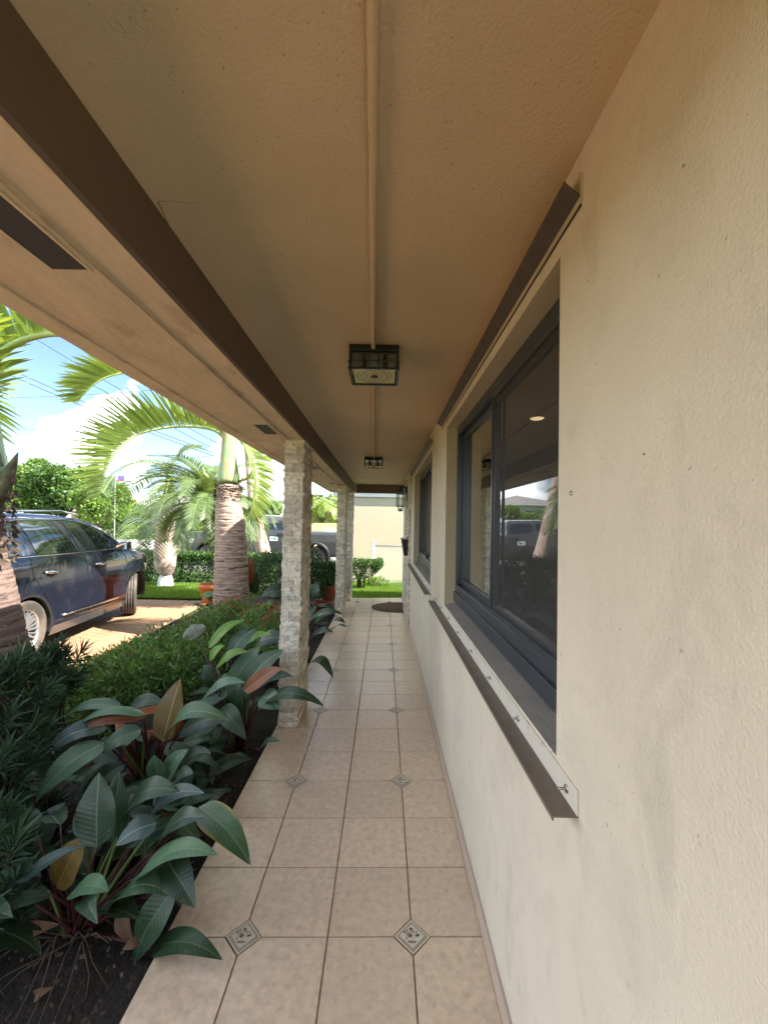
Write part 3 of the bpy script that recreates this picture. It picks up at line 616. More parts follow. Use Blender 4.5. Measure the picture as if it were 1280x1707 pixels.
# doormat
m = MB(); n = 28; poly = [(.40-.60*math.sin(PI*k/n)*(1 if True else 1), 7.95-.47*math.cos(PI*k/n)) for k in range(n+1)]
m.prism(poly[::-1], .004, .016)
o = m.build('doormat', M_mat); tag(o, 'dark brown half-round doormat on the tiles at the front door', 'doormat')
# ================================================================== PLANT TOOLS
def arc_leaf(mb, b, t, w, cam_k=.45, arch=.10, droop=.12, fold=.18, mi=0, twist=0, wave=.02, nrm=None):
    b, t = Vector(b), Vector(t); a = t-b; Ln = a.length; ax = a.normalized()
    n0 = Vector(nrm) if nrm else Vector((-.10*cam_k, -cam_k, 1-cam_k*.55)); n0.normalize()
    n = (n0-ax*n0.dot(ax))
    if n.length < .05: n = Vector((0, -1, 0))-ax*(-ax.y)
    n.normalize(); sd = ax.cross(n).normalized()
    if twist: R = Matrix.Rotation(twist, 3, ax); n = R @ n; sd = R @ sd
    NL, NW = 14, 8; vs = []; uv = []; ph = rnd.uniform(0, 6)
    for i in range(NL+1):
        u = i/NL; wd = w*.5*(math.sin(PI*min(1, u*.97+.03)**.82)**.72)*(1-.18*u) if 0 < u < 1 else .002
        c = b+a*u+n*(Ln*arch*math.sin(PI*u))-Vector((0, 0, 1))*Ln*droop*max(0, u-.55)**2*4
        for j in range(NW+1):
            v = j/NW*2-1
            p = c+sd*(wd*v*math.cos(fold*abs(v)))+n*(wd*abs(v)*math.sin(fold)+.0-wd*.25*v*v*fold)+n*(wave*w*math.sin(u*13+ph+v)*v*v)
            vs.append(p); uv.append((u, .5+v*.5*(.25+.75*wd/(w*.5)) if 0 < u < 1 else .5))
    fs = [(i*(NW+1)+j, (i+1)*(NW+1)+j, (i+1)*(NW+1)+j+1, i*(NW+1)+j+1) for i in range(NL) for j in range(NW)]
    # orientation so the front face looks along n
    e1 = Vector(vs[fs[60][1]])-Vector(vs[fs[60][0]]); e2 = Vector(vs[fs[60][3]])-Vector(vs[fs[60][0]])
    if e1.cross(e2).dot(n) < 0: fs = [f[::-1] for f in fs]
    mb.add(vs, fs, mi, uv, True)
def petiole(mb, base, end, lead, r=.006, mi=0):
    base, end = Vector(base), Vector(end); mid = base.lerp(end, .55)+Vector((0, 0, .08*(end-base).length))
    pts = []
    for k in range(9):
        u = k/8; pts.append(base*(1-u)**2+mid*2*u*(1-u)+end*u*u)
    mb.tube(pts, [r*(1.6-.8*k/8) for k in range(9)], 6, mi)
KEYS = list(LF)
def philodendron(label, foot, leaves, filler=0, seed=1, fill_len=.24, spread=.35, hgt=(.12, .45), roots=6):
    r = random.Random(seed); foot = Vector(foot)
    t = thing('philodendron', label, 'plant', foot, 0, 'big-leaved plants along the tiled path')
    lm, sm = MB(), MB(); used = KEYS
    for (bx, by, tx, ty, Yb, Yt, w, kind, *o) in leaves:
        o = o[0] if o else {}
        b = at(bx, by, Yb); tt = at(tx, ty, Yt)
        arc_leaf(lm, b, tt, w, mi=KEYS.index(kind), **o)
        f = foot+Vector((r.uniform(-.04, .04), r.uniform(-.04, .04), 0)); petiole(sm, f, b, None, mi=0 if r.random() < .8 else 1)
    for k in range(filler):
        a = r.uniform(0, 2*PI); rr = r.uniform(.25, 1)*spread; z = foot.z+r.uniform(*hgt)
        b = foot+Vector((math.cos(a)*rr, math.sin(a)*rr, 0)); b.z = z
        ln = fill_len*r.uniform(.7, 1.15); e = b+Vector((math.cos(a)*ln, math.sin(a)*ln, ln*r.uniform(-.5, .45)))
        if e.x > -.70 or e.y < foot.y-.30 or (b.y < foot.y-.10 and r.random() < .7): continue
        e.z = max(e.z, .0)
        arc_leaf(lm, b, e, ln*.52, mi=KEYS.index('dark' if r.random() < .85 else 'light'), cam_k=.2, arch=r.uniform(.0, .16), twist=r.uniform(-.45, .45), wave=r.uniform(.01, .07), fold=r.uniform(.05, .5), nrm=(math.cos(a)*.3, math.sin(a)*.3-.15, 1))
        f = foot+Vector((r.uniform(-.04, .04), r.uniform(-.04, .04), 0)); petiole(sm, f, b, None, r=.005, mi=0 if r.random() < .75 else 1)
    for k in range(roots):   # dead thin stalks lying over the soil
        a = r.uniform(PI*.95, 1.95*PI); q = foot+Vector((math.cos(a)*r.uniform(.2, .55), math.sin(a)*r.uniform(.2, .5), r.uniform(.0, .03))); p = foot+Vector((r.uniform(-.06, .06), r.uniform(-.06, .06), .03))
        if q.x < -.84: sm.tube([p, p.lerp(q, .35)+Vector((r.uniform(-.03, .03), 0, r.uniform(.01, .10))), p.lerp(q, .7)+Vector((r.uniform(-.03, .03), 0, .02)), q], [.003, .0025, .002, .001], 5, 2)
    for k in range(10):   # dry stubs and roots on the soil
        a = r.uniform(0, 2*PI); p = foot+Vector((math.cos(a)*.05, math.sin(a)*.05, .02)); q = foot+Vector((math.cos(a)*r.uniform(.1, .3), math.sin(a)*r.uniform(.1, .25), r.uniform(-.01, .07)))
        if q.x < -.84: sm.tube([p, p.lerp(q, .5)+Vector((0, 0, .03)), q], [.005, .004, .002], 5, 2)
    a = lm.build('foliage', [LF[k] for k in KEYS], t); b = sm.build('stems', [M_stem, M_stemg, M_twig], t)
    local(t, a, b); return t
def cam(k): return dict(cam_k=k)
philodendron('nearest big-leaved plant with blue-green oblong leaves, spreading over the bottom left of the path', (-1.17, 1.70, -.06), [
 (254, 1584, 371, 1587, 1.62, 1.52, .10, 'dark', dict(cam_k=.25, arch=.14, droop=.1)),
 (186, 1511, 292, 1480, 1.66, 1.58, .11, 'light', dict(cam_k=.15, arch=.16)),
 (228, 1464, 364, 1406, 1.66, 1.56, .12, 'light', dict(cam_k=.2, arch=.10)),
 (258, 1418, 348, 1346, 1.78, 1.66, .13, 'dark', dict(cam_k=.3)),
 (333, 1345, 418, 1428, 1.80, 1.64, .13, 'edge', dict(cam_k=.35, arch=.10)),
 (278, 1430, 326, 1502, 1.70, 1.56, .13, 'dark', dict(cam_k=.6)),
 (290, 1480, 225, 1594, 1.62, 1.60, .13, 'dark', dict(cam_k=.75)),
 (162, 1412, 166, 1288, 1.74, 1.82, .19, 'dark', dict(cam_k=.95, fold=.12, arch=.03, droop=0)),
 (190, 1405, 200, 1286, 1.86, 1.92, .15, 'dark', dict(cam_k=.9, fold=.2, arch=.03, droop=0)),
 (262, 1372, 194, 1404, 1.80, 1.72, .12, 'blue', dict(cam_k=.35)),
 (196, 1360, 240, 1330, 1.98, 1.95, .11, 'dark', dict(cam_k=.5)),
 (212, 1352, 300, 1308, 1.92, 1.86, .15, 'dark', dict(cam_k=.35, arch=.16)),
 (252, 1356, 340, 1309, 1.98, 1.90, .11, 'blue', dict(cam_k=.35)),
 (95, 1480, 142, 1388, 1.74, 1.78, .15, 'brown', dict(cam_k=.8, arch=.03)),
 (20, 1486, 142, 1402, 1.60, 1.74, .07, 'blue', dict(cam_k=.15)),
 (120, 1488, 182, 1478, 1.62, 1.58, .10, 'light', dict(cam_k=.2)),
 (60, 1420, 110, 1330, 1.9, 2.0, .13, 'dark', dict(cam_k=.7)),
 ], filler=34, seed=3, spread=.34, hgt=(.05, .32), roots=16)
philodendron('second big-leaved plant with an upright olive-brown leaf in front of the terracotta pot', (-1.36, 2.50, -.06), [
 (175, 1238, 60, 1326, 2.25, 2.02, .17, 'light', dict(cam_k=.55, arch=.12)),
 (178, 1213, 70, 1256, 2.35, 2.15, .14, 'blue', dict(cam_k=.45, arch=.18)),
 (243, 1190, 114, 1212, 2.42, 2.3, .12, 'light', dict(cam_k=.05, arch=.18, fold=-.3)),
 (240, 1196, 125, 1214, 2.40, 2.28, .07, 'orange', dict(cam_k=.6, arch=.10)),
 (203, 1178, 104, 1190, 2.55, 2.5, .11, 'light', dict(cam_k=.25, arch=.12)),
 (272, 1236, 301, 1132, 2.40, 2.46, .19, 'brown', dict(cam_k=.95, fold=.3, arch=.02, droop=0)),
 (280, 1232, 382, 1186, 2.36, 2.24, .16, 'light', dict(cam_k=.35, arch=.22, fold=.25)),
 (300, 1220, 380, 1190, 2.45, 2.35, .16, 'dark', dict(cam_k=.5, arch=.05)),
 (272, 1303, 258, 1252, 2.2, 2.15, .12, 'light', dict(cam_k=.75)),
 (273, 1303, 314, 1242, 2.2, 2.2, .11, 'light', dict(cam_k=.65)),
 (300, 1278, 352, 1248, 2.25, 2.2, .12, 'dark', dict(cam_k=.45)),
 (290, 1305, 322, 1284, 2.1, 2.05, .10, 'dark', dict(cam_k=.35)),
 (337, 1169, 408, 1128, 2.65, 2.55, .12, 'light', dict(cam_k=.35)),
 (236, 1216, 170, 1250, 2.3, 2.2, .13, 'dark', dict(cam_k=.5)),
 (215, 1180, 275, 1165, 2.75, 2.7, .12, 'dark', dict(cam_k=.5)),
 ], filler=26, seed=5, spread=.36, hgt=(.08, .42))
philodendron('third big-leaved plant with lime and orange leaves just before the first stone column', (-1.0, 3.05, -.06), [
 (437, 1169, 540, 1165, 2.85, 2.70, .13, 'dark', dict(cam_k=.35, arch=.12)),
 (429, 1148, 488, 1120, 2.95, 2.85, .12, 'dark', dict(cam_k=.4)),
 (407, 1152, 470, 1106, 2.92, 2.88, .12, 'orange', dict(cam_k=.75, arch=.02)),
 (394, 1166, 474, 1072, 3.05, 3.1, .20, 'light', dict(cam_k=.7, fold=.25, arch=.08)),
 (384, 1162, 434, 1068, 3.10, 3.15, .19, 'light', dict(cam_k=.75, fold=.2, arch=.08)),
 (384, 1092, 428, 1042, 3.25, 3.35, .17, 'light', dict(cam_k=.7)),
 (348, 1080, 406, 1027, 3.25, 3.3, .10, 'bright', dict(cam_k=.6)),
 (362, 1112, 414, 1080, 3.10, 3.05, .11, 'bright', dict(cam_k=.45)),
 (350, 1100, 374, 1072, 3.15, 3.15, .08, 'bright', dict(cam_k=.6)),
 (404, 1077, 453, 1052, 3.4, 3.35, .10, 'bright', dict(cam_k=.5)),
 (432, 1070, 480, 1062, 3.45, 3.38, .16, 'dark', dict(cam_k=.6)),
 (438, 1160, 466, 1178, 2.88, 2.75, .16, 'light', dict(cam_k=.7)),
 (362, 1140, 340, 1105, 3.3, 3.3, .15, 'dark', dict(cam_k=.8)),
 (372, 1178, 410, 1225, 2.85, 2.7, .14, 'dark', dict(cam_k=.85)),
 (432, 1250, 466, 1230, 2.7, 2.62, .07, 'dark', dict(cam_k=.3)),
 (392, 1200, 400, 1130, 3.0, 3.0, .15, 'dark', dict(cam_k=.8)),
 (330, 1062, 318, 1040, 3.6, 3.6, .22, 'pale', dict(cam_k=.9)),
 ], filler=22, seed=8, spread=.28, hgt=(.1, .42))
philodendron('big-leaved plant behind the first stone column, one dark leaf hanging over the tiles', (-.98, 4.55, -.06), [
 (514, 1036, 572, 1018, 4.6, 4.5, .16, 'dark', dict(cam_k=.3, arch=.12)),
 (514, 1068, 556, 1048, 4.35, 4.2, .14, 'dark', dict(cam_k=.35)),
 (514, 1108, 556, 1122, 4.15, 4.0, .16, 'dark', dict(cam_k=.2, arch=.3, droop=.2)),
 (500, 1050, 528, 1005, 4.8, 4.9, .16, 'dark', dict(cam_k=.6)),
 ], filler=16, seed=11, spread=.22, hgt=(.15, .5))
philodendron('big-leaved plant at the foot of the second stone column', (-1.02, 6.0, -.06), [
 (552, 1038, 576, 1036, 5.5, 5.35, .12, 'dark', dict(cam_k=.3, arch=.15)),
 (555, 1048, 577, 1042, 5.3, 5.15, .10, 'dark', dict(cam_k=.2)),
 (520, 992, 532, 972, 6.2, 6.2, .22, 'dark', dict(cam_k=.6)),
 (524, 1040, 558, 1018, 5.6, 5.5, .14, 'dark', dict(cam_k=.4)),
 ], filler=16, seed=13, spread=.25, hgt=(.15, .5))
philodendron('big-leaved plant between the ringed palm trunk and the first stone column', (-1.55, 5.2, -.06), [
 (474, 1014, 438, 1004, 5.0, 4.9, .16, 'light', dict(cam_k=.4)),
 (478, 985, 436, 990, 5.6, 5.5, .24, 'dark', dict(cam_k=.7)),
 (466, 985, 478, 960, 5.8, 5.8, .2, 'dark', dict(cam_k=.7)),
 ], filler=14, seed=17, spread=.3, hgt=(.15, .5))
philodendron('big-leaved plant at the driveway end of the bed, left of the ringed palm trunk', (-2.75, 6.6, -.08), [
 (365, 990, 335, 1000, 6.5, 6.4, .15, 'light', dict(cam_k=.3)), (362, 1000, 336, 988, 6.5, 6.5, .18, 'bright', dict(cam_k=.5)),
 (415, 975, 420, 925, 6.3, 6.3, .2, 'orange', dict(cam_k=.9)), (424, 990, 428, 940, 6.4, 6.4, .2, 'dark', dict(cam_k=.9)),
 ], filler=12, seed=19, spread=.25, hgt=(.1, .4))
philodendron('low dark leafy plant tucked between the needle-leaved shrub and the nearest big-leaved plant', (-1.58, 2.05, -.06), [], filler=26, seed=31, fill_len=.27, spread=.26, hgt=(.05, .28), roots=0)
philodendron('low dark leafy plant between the nearest big-leaved plant and the one by the terracotta pot', (-1.20, 2.15, -.06), [], filler=20, seed=32, fill_len=.22, spread=.20, hgt=(.03, .16), roots=4)
philodendron('low dark leafy plant on the soil beside the tile edge before the first stone column', (-1.12, 2.72, -.06), [], filler=14, seed=35, fill_len=.2, spread=.16, hgt=(.02, .16), roots=4)
philodendron('small dark leafy plant at the bottom left corner under the needle-leaved shrub', (-1.62, 1.55, -.06), [], filler=18, seed=33, fill_len=.26, spread=.2, hgt=(.04, .24), roots=4)
# small seedling-like groups of leaves near bottom-left, dry fallen leaves
dm = MB()
FLL = ['dry tan leaf curled upright against the tile edge', 'small dry leaf lying flat right beside the tile edge', 'large dry grey-brown leaf at the left under the needle shrub', 'dry leaf hanging folded behind the nearest plant stems', 'small dry leaf on the soil at the bottom left corner']
for qi, (px, py, qx, qy, Y, w) in enumerate(((205, 1508, 222, 1568, 1.66, .07), (235, 1565, 205, 1580, 1.6, .04), (20, 1560, 100, 1530, 1.65, .08), (90, 1500, 60, 1560, 1.75, .08), (60, 1660, 90, 1640, 1.5, .04))):
    dm = MB(); arc_leaf(dm, at(px, py, Y), at(qx, qy, Y-.03), w, cam_k=.9, fold=.5, arch=.18); o = dm.build('fallen_leaf', M_dry); tag(o, FLL[qi], 'leaf', 'dry leaves under the nearest plant')
# ---- leaf scatter shrubs
def leaflet(mb, p, d, n, l, w, mi=0):
    s_ = d.cross(n)
    if s_.length < 1e-4: s_ = Vector((1, 0, 0))
    s_.normalize(); q = p+d*l*.5+n*l*.06
    mb.add([p, q+s_*w*.5-n*w*.12, p+d*l, q-s_*w*.5-n*w*.12, q], [(0, 1, 4), (1, 2, 4), (2, 3, 4), (3, 0, 4)] if False else [(0, 1, 2, 3)], mi)
def rdir(r, up=0.0):
    while True:
        v = Vector((r.uniform(-1, 1), r.uniform(-1, 1), r.uniform(-1, 1)))
        if .05 < v.length < 1: v.normalize(); v.z += up; return v.normalized()
def lumpy(p, s=3.0, seed=0): return noise.noise(Vector((p.x*s+seed, p.y*s, p.z*s)))
def leafy_shrub(name, label, cat, blobs, n, l, w, m_leaf, group=None, extra=None, seed=1, stems=14, core=.55, foot=None, flat_top=None, tuft=1):
    "blobs: (centre, radii). leaves sit mostly in the outer shell of each blob"
    r = random.Random(seed); mb = MB(); vol = [b[1][0]*b[1][1]+b[1][2]*b[1][0] for b in blobs]; tot = sum(vol)
    for (c, R), v in zip(blobs, vol):
        c = Vector(c); k = int(n*v/tot)
        for _ in range(k//tuft):
            d = rdir(r, .15); s_ = (core+(1-core)*r.random()**.6)*(1+.45*lumpy(c+Vector(R)*1.0+d, 2.6, seed)+.2*lumpy(d*2+c, 5, seed))
            p = Vector((c.x+d.x*R[0]*s_, c.y+d.y*R[1]*s_, c.z+d.z*R[2]*s_))
            if flat_top and p.z > flat_top: p.z = flat_top+r.uniform(-.03, .015)
            if p.z < -.08: continue
            for q in range(tuft):
                dd = (d*.6+rdir(r, .25)).normalized(); nn = (rdir(r, .6)).normalized()
                leaflet(mb, p, dd, nn, l*r.uniform(.7, 1.25), w*r.uniform(.75, 1.2))
    c0 = Vector(foot) if foot else Vector((blobs[0][0][0], blobs[0][0][1], -.08))
    t = thing(name, label, cat, c0, 0, group)
    objs = [mb.build('foliage', m_leaf, t)]
    st = MB()
    for k in range(stems):
        b = blobs[k % len(blobs)]; c = Vector(b[0]); d = rdir(r, .4); e = Vector((c.x+d.x*b[1][0]*.8, c.y+d.y*b[1][1]*.8, c.z+abs(d.z)*b[1][2]*.7)); f = Vector((c0.x*.5+c.x*.5+r.uniform(-.05, .05), c0.y*.5+c.y*.5+r.uniform(-.05, .05), -.08))
        st.tube([f, f.lerp(e, .5)+Vector((r.uniform(-.05, .05), r.uniform(-.05, .05), .05)), e], [.008, .006, .003], 5)
    objs.append(st.build('stems', M_twig, t))
    if extra: 
        e = MB()
        for _ in range(extra[0]):
            c, R = blobs[r.randrange(len(blobs))]; d = rdir(r, .9); d.z = abs(d.z); p = Vector((c[0]+d.x*R[0]*1.02, c[1]+d.y*R[1]*1.02, c[2]+d.z*R[2]*1.05+extra[3]*r.random()))
            for q in range(extra[4]): leaflet(e, p+rdir(r)*.006, rdir(r, .8), rdir(r, .5), extra[1]*r.uniform(.6, 1.3), extra[2])
        objs.append(e.build('flowers', M_flred, t))
    local(t, *objs); return t
# flowering shrub strip between bed plants and driveway
def shr(px, py, Y, *R): p = at(px, py, Y); return ((p.x, p.y, p.z), R)
leafy_shrub('flowering_shrub', 'wide bushy shrub of small bright green leaves with tiny dark red buds beside the driveway', 'shrub',
    [shr(160, 1150, 3.6, .30, .4, .30), shr(205, 1140, 3.7, .34, .40, .31), shr(250, 1112, 4.0, .34, .4, .31), shr(295, 1094, 4.3, .30, .4, .30), shr(330, 1068, 4.9, .28, .4, .28), shr(250, 1140, 3.35, .34, .3, .26), shr(320, 1110, 3.7, .26, .3, .26), shr(190, 1160, 3.2, .26, .3, .24)], 15000, .062, .017, M_fl, extra=(230, .012, .006, .04, 3), seed=4, stems=40, core=.5)
leafy_shrub('flowering_shrub', 'small-leaved shrub with red flowers at the foot of the ringed palm trunk', 'shrub',
    [shr(365, 1050, 4.6, .34, .4, .26), shr(395, 1035, 4.9, .26, .3, .24)], 7000, .042, .013, M_fl, extra=(170, .018, .010, .06, 4), seed=5, stems=20)
leafy_shrub('flowering_shrub', 'small shrub with red flowers between the ringed palm and the first stone column', 'shrub',
    [shr(442, 1048, 4.3, .26, .3, .22), shr(462, 1055, 4.1, .16, .3, .2)], 4500, .042, .013, M_fl, extra=(130, .020, .011, .06, 4), seed=6, stems=16)
# ---- needle-leaved shrub (whorls)
def whorl(mb, p, ax, r, n=26, l=.105, w=.0125, sl=.11):
    for k in range(n):
        u = k/n; a = k*2.4; o = ax.orthogonal().normalized(); o = Matrix.Rotation(a, 3, ax) @ o
        q = p+ax*(u*sl); el = .25+1.0*u; d = (o*math.cos(el)+ax*math.sin(el)).normalized(); ll = l*r.uniform(.75, 1.15)
        s_ = d.cross(ax).normalized()*w*.5; mid = q+d*ll*.5+ax*ll*.03; tip = q+d*ll-Vector((0, 0, .12*ll))
        mb.add([q-s_*.5, q+s_*.5, mid+s_, tip, mid-s_], [(0, 1, 2, 3, 4)])
def needle_shrub(label, spots, seed, foot, l=.105, w=.0125):
    r = random.Random(seed); t = thing('needle_leaved_shrub', label, 'shrub', foot); mb, st = MB(), MB()
    for (c, R, n) in spots:
        c = Vector(c)
        for k in range(n):
            d = rdir(r, .1); s_ = .45+.55*r.random()**.5; p = Vector((c.x+d.x*R[0]*s_, c.y+d.y*R[1]*s_, c.z+d.z*R[2]*s_))
            if p.z < -.04: continue
            ax = (d*.6+Vector((0, 0, .75))+rdir(r)*.25).normalized(); whorl(mb, p, ax, r, l=l*r.uniform(.8, 1.2), w=w)
            f = Vector(foot)+Vector((r.uniform(-.15, .15), r.uniform(-.15, .15), 0)); st.tube([f.lerp(p, .3), f.lerp(p, .7)+Vector((0, 0, .02)), p, p+ax*.1], [.006, .005, .004, .002], 4)
    a = mb.build('foliage', M_podo, t); b = st.build('stems', M_twig, t); local(t, a, b)
def sp(px, py, Y, R, n): return (tuple(at(px, py, Y)), R, n)
needle_shrub('dark blue-green shrub of narrow strap leaves at the left edge below the leaning palm', [sp(-60, 1200, 2.1, (.30, .3, .28), 60), sp(25, 1185, 2.4, (.18, .22, .20), 34), sp(-50, 1330, 1.9, (.22, .3, .26), 42), sp(5, 1290, 2.3, (.17, .2, .22), 26), sp(0, 1440, 2.0, (.20, .2, .16), 30), sp(-60, 1500, 1.6, (.2, .2, .2), 26)], 21, (-1.95, 2.0, -.08))
needle_shrub('small dark strap-leaved shrub against the driveway, right of the leaning palm', [sp(92, 1135, 2.9, (.11, .14, .16), 26), sp(60, 1160, 2.9, (.2, .2, .14), 24)], 22, (-2.35, 2.9, -.08))
# ================================================================== PALMS
def frond(mb, rb, path, n, lmax, w=.03, up=Vector((0, 0, 1)), V=.55, fwd=.55, r=None, droop=.25, r0=.018, lf=None, start=.12, end=1.0, mi=0, rag=0):
    P = [Vector(p) for p in path]; k = len(P)
    def pos(u):      # Catmull-Rom
        x = u*(k-1); i = min(int(x), k-2); f = x-i; a, b, c, d = P[max(i-1, 0)], P[i], P[i+1], P[min(i+2, k-1)]
        return .5*((2*b)+(c-a)*f+(2*a-5*b+4*c-d)*f*f+(3*b-a-3*c+d)*f**3)
    N = 26; pts = [pos(i/N) for i in range(N+1)]
    rb.tube(pts, [r0*(1-.88*i/N) for i in range(N+1)], 6)
    for i in range(n):
        u = start+(end-start)*i/(n-1); p = pos(u); T = (pos(min(1, u+.02))-pos(max(0, u-.02))).normalized()
        U = (up-T*up.dot(T)).normalized(); Sd = T.cross(U)
        L_ = lmax*((lf(u) if lf else (math.sin(PI*(.12+.80*u))**.7)))
        for sg in (-1, 1):
            f_ = fwd*(.6+.9*u)*r.uniform(.85, 1.15); v_ = V*r.uniform(.85, 1.15)
            d = (T*f_+Sd*sg*math.cos(v_)+U*math.sin(v_)).normalized(); ll = L_*r.uniform(.88, 1.08)
            if rag and r.random() < rag: ll *= r.uniform(.4, .9)
            wd = w*(.7+.5*math.sin(PI*u)); sd = d.cross(U).normalized() if d.cross(U).length > .01 else Sd; wv = (T-d*T.dot(d)).normalized()*wd*.5
            q = [p]; dd = d.copy()
            for s_ in range(4): dd = (dd+Vector((0, 0, -droop*(.25+.4*s_)*.5))).normalized(); q.append(q[-1]+dd*ll/4)
            ws = [.45, 1, .95, .65, .08]; vs = []
            for a, b in zip(q, ws): vs += [a-wv*b, a+wv*b]
            mb.add(vs, [(2*s_, 2*s_+1, 2*s_+3, 2*s_+2) for s_ in range(4)], mi, smooth=True)
def trunk_mesh(path, rads, ring=.07, depth=.012, seg=36, seed=0, m=0, nseg=160):
    mb = MB(); P = [Vector(p) for p in path]; k = len(P); pts = []; rr = []
    for i in range(nseg+1):
        x = i/nseg*(k-1); a = min(int(x), k-2); f = x-a; pts.append(P[a].lerp(P[a+1], f)); rr.append(rads[a]*(1-f)+rads[a+1]*f)
    vs = []; hs = 0
    for i, p in enumerate(pts):
        if i: hs += (p-pts[i-1]).length
        for q in range(seg):
            an = 2*PI*q/seg; wob = .35*noise.noise(Vector((math.cos(an)*1.5, math.sin(an)*1.5, hs*3+seed)))
            ph = ((hs/ring)+wob) % 1.0; rad = rr[i]*(1+.03*noise.noise(Vector((math.cos(an)*2, math.sin(an)*2, hs*2+seed+9))))
            rad += -depth*(1 if ph < .12 else 0)*(.5+.9*abs(noise.noise(Vector((an*2, hs*6, seed)))))+depth*.35*ph
            vs.append((p.x+rad*math.cos(an), p.y+rad*math.sin(an), p.z))
    mb.add(vs, [(i*seg+q, i*seg+(q+1) % seg, (i+1)*seg+(q+1) % seg, (i+1)*seg+q) for i in range(nseg) for q in range(seg)], m, smooth=True)
    return mb
def barkmat(name, col, dark, ring):
    m = mat(name, col, .85, var=.2, vscale=9, bump=.6, bscale=70, bdist=.006)
    N, LK, p = nodes(m); c = N.new('ShaderNodeTexCoord'); mp = N.new('ShaderNodeMapping'); mp.inputs['Scale'].default_value = (2.2, 2.2, 14); LK(c.outputs['Object'], mp.inputs[0])
    t = N.new('ShaderNodeTexNoise'); t.inputs['Scale'].default_value = 2.4; t.inputs['Detail'].default_value = 5; t.inputs['Distortion'].default_value = .4; LK(mp.outputs[0], t.inputs['Vector'])
    r = N.new('ShaderNodeMapRange'); r.inputs[1].default_value = .58; r.inputs[2].default_value = .66; r.inputs[4].default_value = .85; LK(t.outputs['Fac'], r.inputs[0])
    src = p.inputs['Base Color'].links[0].from_socket; h = N.new('ShaderNodeMixRGB'); LK(r.outputs[0], h.inputs[0]); LK(src, h.inputs[1]); h.inputs[2].default_value = (*dark, 1)
    w = N.new('ShaderNodeTexWave'); w.bands_direction = 'Z'; w.inputs['Scale'].default_value = ring; w.inputs['Distortion'].default_value = 1.5; w.inputs['Detail Scale'].default_value = 3; LK(c.outputs['Object'], w.inputs['Vector'])
    r3 = N.new('ShaderNodeMapRange'); r3.inputs[1].default_value = 0; r3.inputs[2].default_value = .25; r3.inputs[3].default_value = .6; r3.inputs[4].default_value = 1; LK(w.outputs['Fac'], r3.inputs[0])
    h2 = N.new('ShaderNodeMixRGB'); h2.blend_type = 'MULTIPLY'; h2.inputs[0].default_value = 1; LK(h.outputs[0], h2.inputs[1]); LK(r3.outputs[0], h2.inputs[2]); LK(h2.outputs[0], p.inputs['Base Color'])
    return m
M_bark = barkmat('palm_bark', (.42, .31, .25), (.05, .035, .03), 8)
M_barkg = barkmat('palm_bark_grey', (.17, .115, .095), (.03, .022, .02), 10)
M_barkp = barkmat('palm_bark_pink', (.50, .37, .31), (.25, .17, .14), 9)
def zmix(a, b, u): return a*(1-u)+b*u
# palm A: the ringed bottle palm in front
r = random.Random(31); YA = 6.0
pa = thing('bottle_palm', 'thick ringed bottle palm with green and red crownshaft, two arching fronds, before the stone columns', 'palm tree', tuple(at(388, 1130, YA)))
base = at(388, 1100, YA); base.z = -.10
ob = []
ob.append(trunk_mesh([base, at(386, 1000, YA), at(386, 930, YA), at(384, 870, YA), at(381, 835, YA), at(381, 808, YA)], [.29, .245, .225, .20, .165, .15], ring=.085, depth=.016, seed=2).build('trunk', M_bark, pa))
m = MB()   # rough collar under the shaft
for k in range(150):
    an = r.uniform(0, 2*PI); c = at(381, r.uniform(806, 832), YA); d = Vector((math.cos(an), math.sin(an), 0)); p = c+d*.15
    leaflet(m, p, (d*.5+Vector((-d.y, d.x, r.uniform(-.6, .2)))).normalized(), d, r.uniform(.05, .13), .02)
ob.append(m.build('fibre_collar', M_fib, pa))
m = MB(); sh = []
for py, rad in ((806, .155), (800, .160), (790, .150), (770, .120), (750, .105), (730, .100), (718, .095), (700, .07), (685, .03)): sh.append((at(381 if py > 750 else 381+(750-py)*.04, py, YA), rad))
m.tube([s_[0] for s_ in sh], [s_[1] for s_ in sh], 24); ob.append(m.build('crownshaft', M_shaft, pa))
for sg in (-1, 1):
    m = MB(); c = at(381+sg*18, 802, YA); m.tube([c, c+Vector((sg*.10, -.02, .03)), c+Vector((sg*.18, -.03, .10)), c+Vector((sg*.205, -.03, .19))], [.02, .026, .018, .004], 8); ob.append(m.build('spathe', M_rach, pa))
def addfrond(root, ob, path, n, lmax, rr, leafm=M_frond, **k):
    a, b = MB(), MB(); frond(a, b, path, n, lmax, r=rr, **k); f = b.build('frond', M_rach, root); ob.append(f); l = a.build('leaflets', leafm, f); return f, l
A = lambda x, y, Y: at(x, y, Y)
addfrond(pa, ob, [A(376, 735, 6.0), A(360, 718, 5.95), A(320, 711, 5.9), A(270, 714, 5.8), A(228, 726, 5.7), A(196, 752, 5.62), A(176, 790, 5.6), A(168, 826, 5.62)], 78, .66, r, w=.032, V=1.05, fwd=.35, droop=.10, r0=.028, rag=.1, start=.06)
addfrond(pa, ob, [A(390, 735, 6.0), A(402, 732, 6.05), A(416, 752, 6.15), A(426, 790, 6.3), A(426, 830, 6.4), A(418, 858, 6.45)], 44, .52, r, w=.036, V=.35, fwd=.5, droop=.12, up=Vector((1, -.3, .2)), r0=.026)
addfrond(pa, ob, [A(380, 720, 6.0), A(340, 650, 5.8), A(280, 622, 5.5), A(225, 619, 5.2), A(180, 628, 5.05), A(152, 645, 5.0), A(132, 668, 5.0)], 56, .50, r, w=.040, V=.75, fwd=.55, droop=.12, r0=.028)
